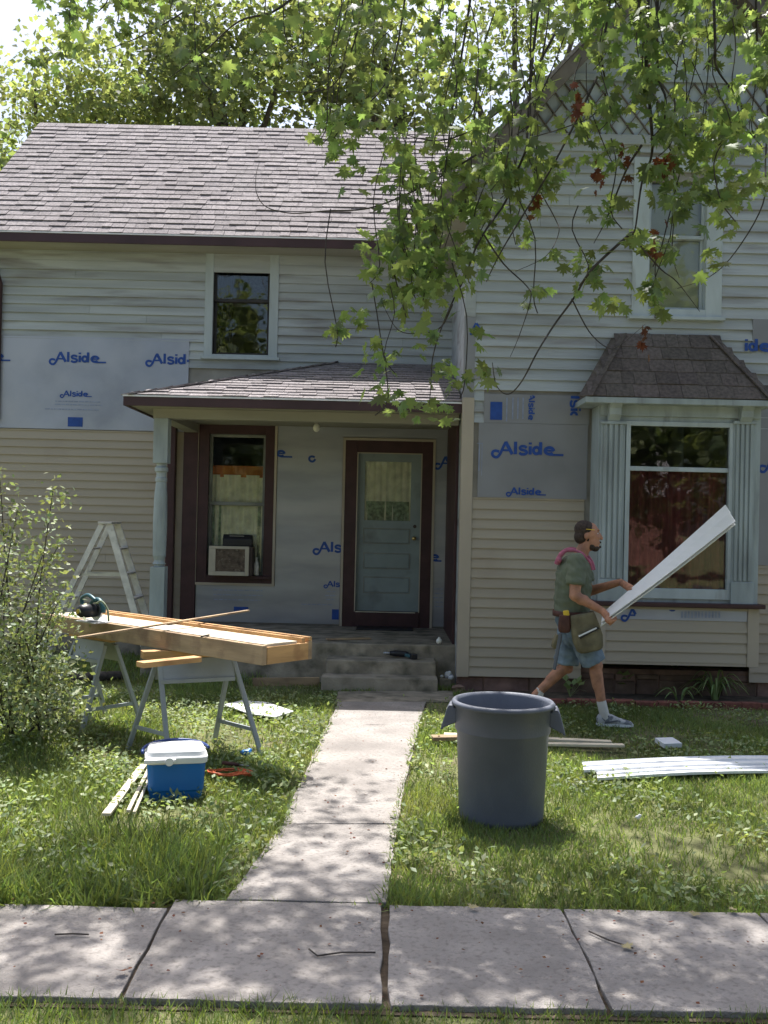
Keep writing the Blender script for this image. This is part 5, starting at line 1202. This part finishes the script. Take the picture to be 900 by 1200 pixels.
# ---- litter on the sidewalk
for (u, v, lab) in ((553, 1066, 'dry tan leaf at the grass edge of the sidewalk'), (733, 1110, 'curled brown leaf on the right sidewalk slab'), (862, 1069, 'pale dry leaf by the lawn edge at far right'), (142, 1140, 'small brown leaf at the left sidewalk slab'), (815, 1072, 'yellowish fallen leaf near the far edge of the walk')):
    p = atz(u, v, .035)+Vector((0, 0, .008)); n = 1
    o = bpy.data.objects.new('fallen_leaf', bpy.data.meshes.new('fallen_leaf')); o.data.from_pydata([(x*.04, y*.04, z*-.05) for x, y, z in LV], [], LF); o.data.materials.append(M['drygrass' if random.random() < .6 else 'deadleaf'])
    COL.objects.link(o); o.location = p; o.rotation_euler = (random.uniform(-.3, .3), random.uniform(-.3, .3), random.uniform(0, 6)); tag(o, lab, 'leaf', 'fallen leaves on the sidewalk')
for (px, lab) in ((((362, 1113), (372, 1121), (400, 1117), (440, 1117)), 'thin bent twig on the middle sidewalk slab'), (((690, 1092), (712, 1102), (742, 1112)), 'straight twig pointing at the curled leaf'), (((64, 1096), (85, 1095), (104, 1096)), 'short twig on the left sidewalk slab')):
    MB().tube([atz(u, v, .036)+Vector((0, 0, .003)) for u, v in px], .0035, 5).build('twig', 'twig', label=lab, cat='twig', group='twigs on the sidewalk')
m = 150; x = RNG.uniform(-1.8, 1.9, m); y = RNG.uniform(SWY0+.02, SWY1, m); k = 90; yy = RNG.uniform(4.6, 8.8, k); xx = np.interp(yy, [p.y for p in LEw[::-1]], [p.x for p in LEw[::-1]])+RNG.uniform(.02, .95, k)*.72
pos = np.concatenate([np.stack([x, y, np.full(m, .038)], -1), np.stack([xx, yy, np.full(k, .031)], -1)]); m = len(pos)
scatter('leaf_crumbs', DV, DF, pos, rots(RNG.uniform(0, 6.3, m), RNG.normal(0, .15, m), RNG.normal(0, .2, m)), RNG.uniform(.006, .022, m), 'deadleaf', label='brown crumbs of leaves and seeds scattered on the concrete', cat='litter', kind='stuff')

# ================================================================== the man
YM = 8.65
def J(u, v, d=0): return aty(u, v, YM+d)
man = thing('person', 'man in olive shirt, denim shorts and tool belt striding past the bay window', 'person', atz(705, 846))
X_ = Vector((1, 0, 0)); Y_ = Vector((0, 1, 0)); Z_ = Vector((0, 0, 1))
def loft(m, secs, n=22):
    rings = []
    for (c, dx, wy, tl) in secs:
        ex = Vector((math.cos(tl), 0, math.sin(tl))); rings.append([c+ex*dx*math.cos(2*PI*k/n)+Y_*wy*math.sin(2*PI*k/n) for k in range(n)])
    return m.rings(rings)
b = MB()
torso = [(J(671, 735), .10, .15, 0), (J(671, 724), .125, .165, 0), (J(670, 712), .128, .160, 0), (J(671, 697), .132, .160, -.05), (J(672, 680), .130, .172, -.08), (J(673, 667), .120, .185, -.12), (J(676, 657), .085, .165, -.2), (J(678, 651), .06, .09, -.25)]
loft(b, torso)
nk0, nk1 = J(678, 655), J(687, 637); b.cap(nk0, nk1, .062, .056)
Hd = Matrix.Rotation(math.radians(12), 3, 'Y')
hc = J(688.5, 624); b.ell(hc, (.098, .076, .098), Hd); b.ell(J(693.5, 635), (.066, .058, .082), Hd)
b.ell(J(697, 641), (.042, .042, .036), Hd); b.cap(J(702.5, 625), J(705, 631), .010, .015, 8); b.ell(J(699.5, 636), (.030, .036, .026), Hd); b.ell(J(696, 629), (.056, .056, .060), Hd)
b.ell(J(700, 621), (.022, .05, .011), Hd)
for s in (-1, 1): b.ell(J(687, 628, .076*s), (.018, .010, .03), Hd); b.ell(J(699, 629, .035*s), (.02, .022, .016), Hd)
# arms
sh_n, el_n, wr_n = J(676, 660, -.185), J(673.5, 698, -.25), J(706, 716, -.24)
sh_f, el_f, wr_f = J(679, 660, .185), J(690, 693, .18), J(727, 682, -.06)
b.cap(sh_n, el_n, .060, .047); b.cap(el_n, wr_n, .049, .031); b.ell(el_n.lerp(wr_n, .28), (.06, .048, .048)); b.cap(sh_f, el_f, .060, .047); b.cap(el_f, wr_f, .047, .030)
# legs
hp_n, kn_n, an_n = J(674, 732, -.095), J(697.5, 779, -.10), J(706, 830, -.10)
hp_f, kn_f, an_f = J(669, 732, .095), J(663, 781, .10), J(627, 815, .12)
for h, k_, a in ((hp_n, kn_n, an_n), (hp_f, kn_f, an_f)):
    b.cap(h, k_, .088, .060); b.cap(k_, a, .056, .037); back = (Vector((-1, 0, 0)) if a is an_n else Vector((-.6, 0, .7))); c = k_.lerp(a, .32)+back*.02; b.cap(k_.lerp(a, .18)+back*.012, k_.lerp(a, .5)+back*.012, .052, .044)
    b.ell(k_+Vector((.02, 0, -.01)), (.048, .05, .055))
# panel geometry needed by the hands
PA0, PA1 = J(709, 718, -.22), J(851, 592, -1.0)
dirp = (PA1-PA0).normalized()
def pw(t):
    img = Vector((.62, 0, -.78)); img = (img-dirp*img.dot(dirp)).normalized(); tow = dirp.cross(img)
    if tow.y > 0: tow = -tow
    a = math.radians(83-36*t); w = (img*math.cos(a)+tow*math.sin(a)); n = dirp.cross(w).normalized()
    if n.z < 0: n = -n
    return w, n
# hands: palm + five fingers that close on the panel
def hand(wr, grip, wdir, nrm, side):
    """grip: middle of the palm; fingers wrap round the panel edge along wdir, thumb over the face"""
    ax = (grip-wr).normalized(); b.cap(wr, grip, .030, .036); b.ell(grip, (.044, .036, .036))
    along = dirp
    for i, (o, l) in enumerate(((-.033, .066), (-.011, .074), (.011, .070), (.033, .056))):
        k0 = grip+along*o+ax*.018-nrm*.022; k1 = k0+wdir*l*.55-nrm*.006; k2 = k1+wdir*l*.3+nrm*.012; k3 = k2+nrm*.022-wdir*.004
        b.cap(k0, k1, .0105, .0098, 8); b.cap(k1, k2, .0098, .0092, 8); b.cap(k2, k3, .0092, .0082, 8)
    t0 = grip-along*.03+nrm*.018; t1 = t0+along*.02+nrm*.022+wdir*.015; t2 = t1+along*.03+wdir*.022
    b.cap(t0, t1, .0135, .012, 8); b.cap(t1, t2, .012, .0098, 8)
w0, n0 = pw(.05)
gn = PA0+dirp*.07+w0*.15-n0*.015
hand(wr_n, gn+Vector((0, -.02, -.012)), -w0, n0, -1)
wf, nf_ = pw(.2); gf = PA0+dirp*.33-nf_*.03-wf*.015
hand(wr_f, gf, wf, nf_, 1)
body = b.build('body', 'skin', man, remesh=.0065, sm=3)
# ---- clothing
s = MB(); tt = [(c+Vector((0, 0, 0)), dx+.020, wy+.016, tl) for c, dx, wy, tl in torso[1:]]
tt[0] = (J(670.5, 721), .150, .182, 0); tt[1] = (J(670, 712), .150, .178, .0); tt[-1] = (J(678, 652.5), .066, .098, -.25)
loft(s, tt); s.ell(sh_n+Vector((0, .015, .008)), (.082, .078, .078)); s.ell(sh_f+Vector((0, -.015, .008)), (.082, .078, .078)); s.tube([sh_n+Vector((0, .01, .0)), sh_n.lerp(el_n, .35), sh_n.lerp(el_n, .66)], [.076, .077, .082], 18); s.tube([sh_f, sh_f.lerp(el_f, .66)], [.076, .078], 18)
shirt = s.build('shirt', 'shirt', man, remesh=.007, sm=3, wrinkle=(.011, 13))
d = (el_n-sh_n).normalized()
def ringband(c, ax, r, th, wd, name, mat, n=24, sx=1.0, sy=1.0, par=None):
    ax = Vector(ax).normalized(); a = ax.cross(Y_).normalized(); q = ax.cross(a); m = MB(); R = []
    for (rr, z) in ((r, -wd/2), (r+th, -wd/2), (r+th, wd/2), (r, wd/2)): R.append([c+a*(rr*sx*math.cos(2*PI*k/n))+q*(rr*sy*math.sin(2*PI*k/n))+ax*z for k in range(n)])
    R.append(R[0]); return m.rings(R, caps=False).build(name, mat, par or man, smooth=True)
s = MB(); loft(s, [(J(671, 739), .115, .175, 0), (J(671, 728), .142, .182, 0), (J(670.5, 715.5), .146, .178, 0)])
s.tube([hp_n+Vector((0,0,.02)), hp_n.lerp(kn_n, .5), hp_n.lerp(kn_n, .94)], [.108, .104, .106], 18); s.tube([hp_f+Vector((0,0,.02)), hp_f.lerp(kn_f, .5), hp_f.lerp(kn_f, .93)], [.106, .102, .103], 18)
shorts = s.build('shorts', 'denim', man, remesh=.007, sm=2, wrinkle=(.009, 16))
m = MB(); n = 30; c = J(670, 718.5); R = []
for (o, z) in ((.0, -.024), (.014, -.024), (.014, .024), (.0, .024)): R.append([c+X_*(.152+o)*math.cos(2*PI*k/n)+Y_*(.184+o)*math.sin(2*PI*k/n)+Z_*z for k in range(n)])
R.append(R[0]); belt = m.rings(R, caps=False).build('tool_belt', 'leather', man, smooth=True)
def pouch(c, hx, hy, hz, tilt, name, mat, par, yawp=0):
    Rm = Matrix.Rotation(yawp, 3, 'Z') @ Matrix.Rotation(tilt, 3, 'Y'); m = MB(); R = []
    for (z, s_) in ((-1, .70), (-.85, .92), (-.3, 1.05), (.3, .98), (.85, .86), (1, .80)):
        R.append([c+Rm@Vector((hx*s_*math.copysign(abs(math.cos(a))**.55, math.cos(a)), hy*s_*math.copysign(abs(math.sin(a))**.55, math.sin(a)), hz*z)) for a in [2*PI*k/20 for k in range(20)]])
    return m.rings(R).build(name, mat, par, smooth=True)
pc_ = J(687, 741, -.225); pouch(pc_, .125, .055, .165, math.radians(-14), 'pouch', 'canvas', belt)
pouch(J(691, 752, -.275), .105, .035, .085, math.radians(-14), 'pocket', 'canvas', belt)
Rm = Matrix.Rotation(math.radians(-14), 3, 'Y'); pc2 = J(690, 741.5, -.30)
MB().obox(pc2, Rm@Vector((.09, 0, .025)), (0, .022, 0), Rm@Vector((-.004, 0, .008))).build('pocket_opening_shade', 'blackplastic', belt)  # black slab stands in for the shade inside the pocket mouth
MB().bar(pc2+Vector((-.09, -.024, -.03)), pc2+Vector((.06, -.024, .045)), .006, .012).build('ruler', 'whitevinyl', belt)
pouch(J(661.5, 731, -.21), .052, .03, .075, 0, 'pouch', 'leather', belt); pouch(J(652.5, 752, -.12), .035, .045, .06, .3, 'pouch', 'canvas', belt)
MB().bar(J(660, 719, -.215), J(667, 718, -.225), .03, .045).build('tape_measure', 'yellowthing', belt, bevel=.008)
MB().bar(J(657, 742, -.23), J(649.5, 785, -.20), .024, .030).build('hammer_handle', 'shoedark', belt, bevel=.008)
# towel round the neck
m = MB(); pth = spline([J(653, 661, -.03), J(655, 653, -.05), J(663, 646, -.075), J(674, 645, -.095), J(684, 651, -.10), J(691, 659, -.075), J(694, 668, -.06)], 6); k = len(pth)
m.tube(pth, [.026-.010*min(1, i/12)+.003*math.sin(i*.9) for i in range(k)], 10)
pth = spline([J(653, 658, .02), J(658, 648, .06), J(670, 643, .095), J(685, 649, .10), J(693, 658, .07), J(696, 668, .05)], 6); m.tube(pth, .017, 10)
m.cap(J(655, 656, -.06), J(655, 657, .05), .028, .026); m.build('towel', 'pinktowel', man, remesh=.007, sm=2)
# hair, beard, pencil, eyes
m = MB(); m.ell(J(685.2, 620.5), (.094, .082, .084), Hd); m.ell(J(681, 628), (.062, .074, .075), Hd); h_ = m.build('hair', 'hair', man, remesh=.006, sm=1)
m = MB(); m.ell(J(697, 642), (.041, .047, .034), Hd); m.ell(J(692.5, 640), (.04, .061, .040), Hd); m.ell(J(688, 632), (.016, .071, .03), Hd); m.ell(J(703.2, 641), (.012, .025, .012), Hd); m.ell(J(703, 635.5), (.014, .030, .010), Hd); m.build('beard', 'hair', man, remesh=.006, sm=1)
MB().bar(J(687, 620, -.086), J(697, 621, -.080), .006, .006).build('pencil', 'yellowthing', man)
for sgn in (-1, 1):
    e = MB().ell(J(700.2, 625.3, .034*sgn), (.010, .011, .0075), None, 10, 8).build('eye', 'eyewhite', man, smooth=True); MB().ell(J(701.2, 625.3, .035*sgn), (.006, .006, .005), None, 8, 6).build('iris', 'blackplastic', e, smooth=True)
# socks and shoes
def shoe(heel, toe, an, nm):
    ax = (toe-heel).normalized(); L = (toe-heel).length; sdv = Y_; upv_ = sdv.cross(ax)
    if upv_.z < 0: upv_ = -upv_
    m = MB(); R = []
    for (t, w, h, z) in ((-.02, .018, .03, .045), (.03, .034, .048, .052), (.2, .038, .055, .058), (.4, .040, .050, .052), (.6, .046, .036, .038), (.8, .046, .028, .031), (.95, .034, .022, .025), (1.0, .014, .012, .020)):
        c = heel+ax*L*t+upv_*z; R.append([c+sdv*w*math.cos(2*PI*k/16)+upv_*h*math.sin(2*PI*k/16) for k in range(16)])
    m.rings(R); o = m.build('shoe', 'shoe', man, smooth=True)
    m = MB(); R = []
    for (t, w) in ((-.04, .022), (.03, .038), (.35, .038), (.62, .049), (.85, .046), (1.02, .016)): R.append([heel+ax*L*t+sdv*w*a+upv_*z for a, z in ((-1, .0), (1, .0), (1, .022), (-1, .022))])
    m.rings(R).build('sole', 'whitevinyl', o)
    for t in (.28, .38, .48): c = heel+ax*L*t+upv_*(.108-.1*(t-.28)); MB().bar(c-sdv*.034-upv_*.02, c+sdv*.034-upv_*.02, .012, .012).build('lace', 'shoedark', o)
    for sgn in (-1, 1): MB().bar(heel+ax*L*.18+sdv*.041*sgn+upv_*.03, heel+ax*L*.55+sdv*.046*sgn+upv_*.055, .006, .012).build('stripe', 'shoedark', o)
    MB().cap(an+(an-(heel+ax*L*.25)).normalized()*.10 if False else an.lerp(kn_n if an is an_n else kn_f, .16), heel+ax*L*.22+upv_*.07, .041, .042).build('sock', 'sock', man, smooth=True)
hl = atz(700, 850); hl.y = YM-.10; hl = J(700, 848.5, -.10); tv = J(741, 850, -.12); gz = .012
hl.z = gz; tv.z = gz; shoe(hl, tv, an_n, 'n')
h2_ = J(618, 822, .12); t2_ = J(643, 850, .12); t2_.z = .012; shoe(h2_, t2_, an_f, 'f')
# ---- carried siding panels
n = 18
for (off, lab) in ((0, 'top white siding panel carried by the man'), (1, 'lower white siding panel under the one the man carries')):
    path = [PA0.lerp(PA1, t)+Vector((0, 0, -.008*math.sin(PI*t)))-pw(t)[1]*.016*off+pw(t)[0]*.012*off+dirp*(-.02*off) for t in np.linspace(0, 1, n)]
    siding_strip(path, lambda t: (pw(t)[0]*.18, pw(t)[1]), 'whitevinyl', 'vinyl_siding_plank', lab, 'white panels carried by the man')
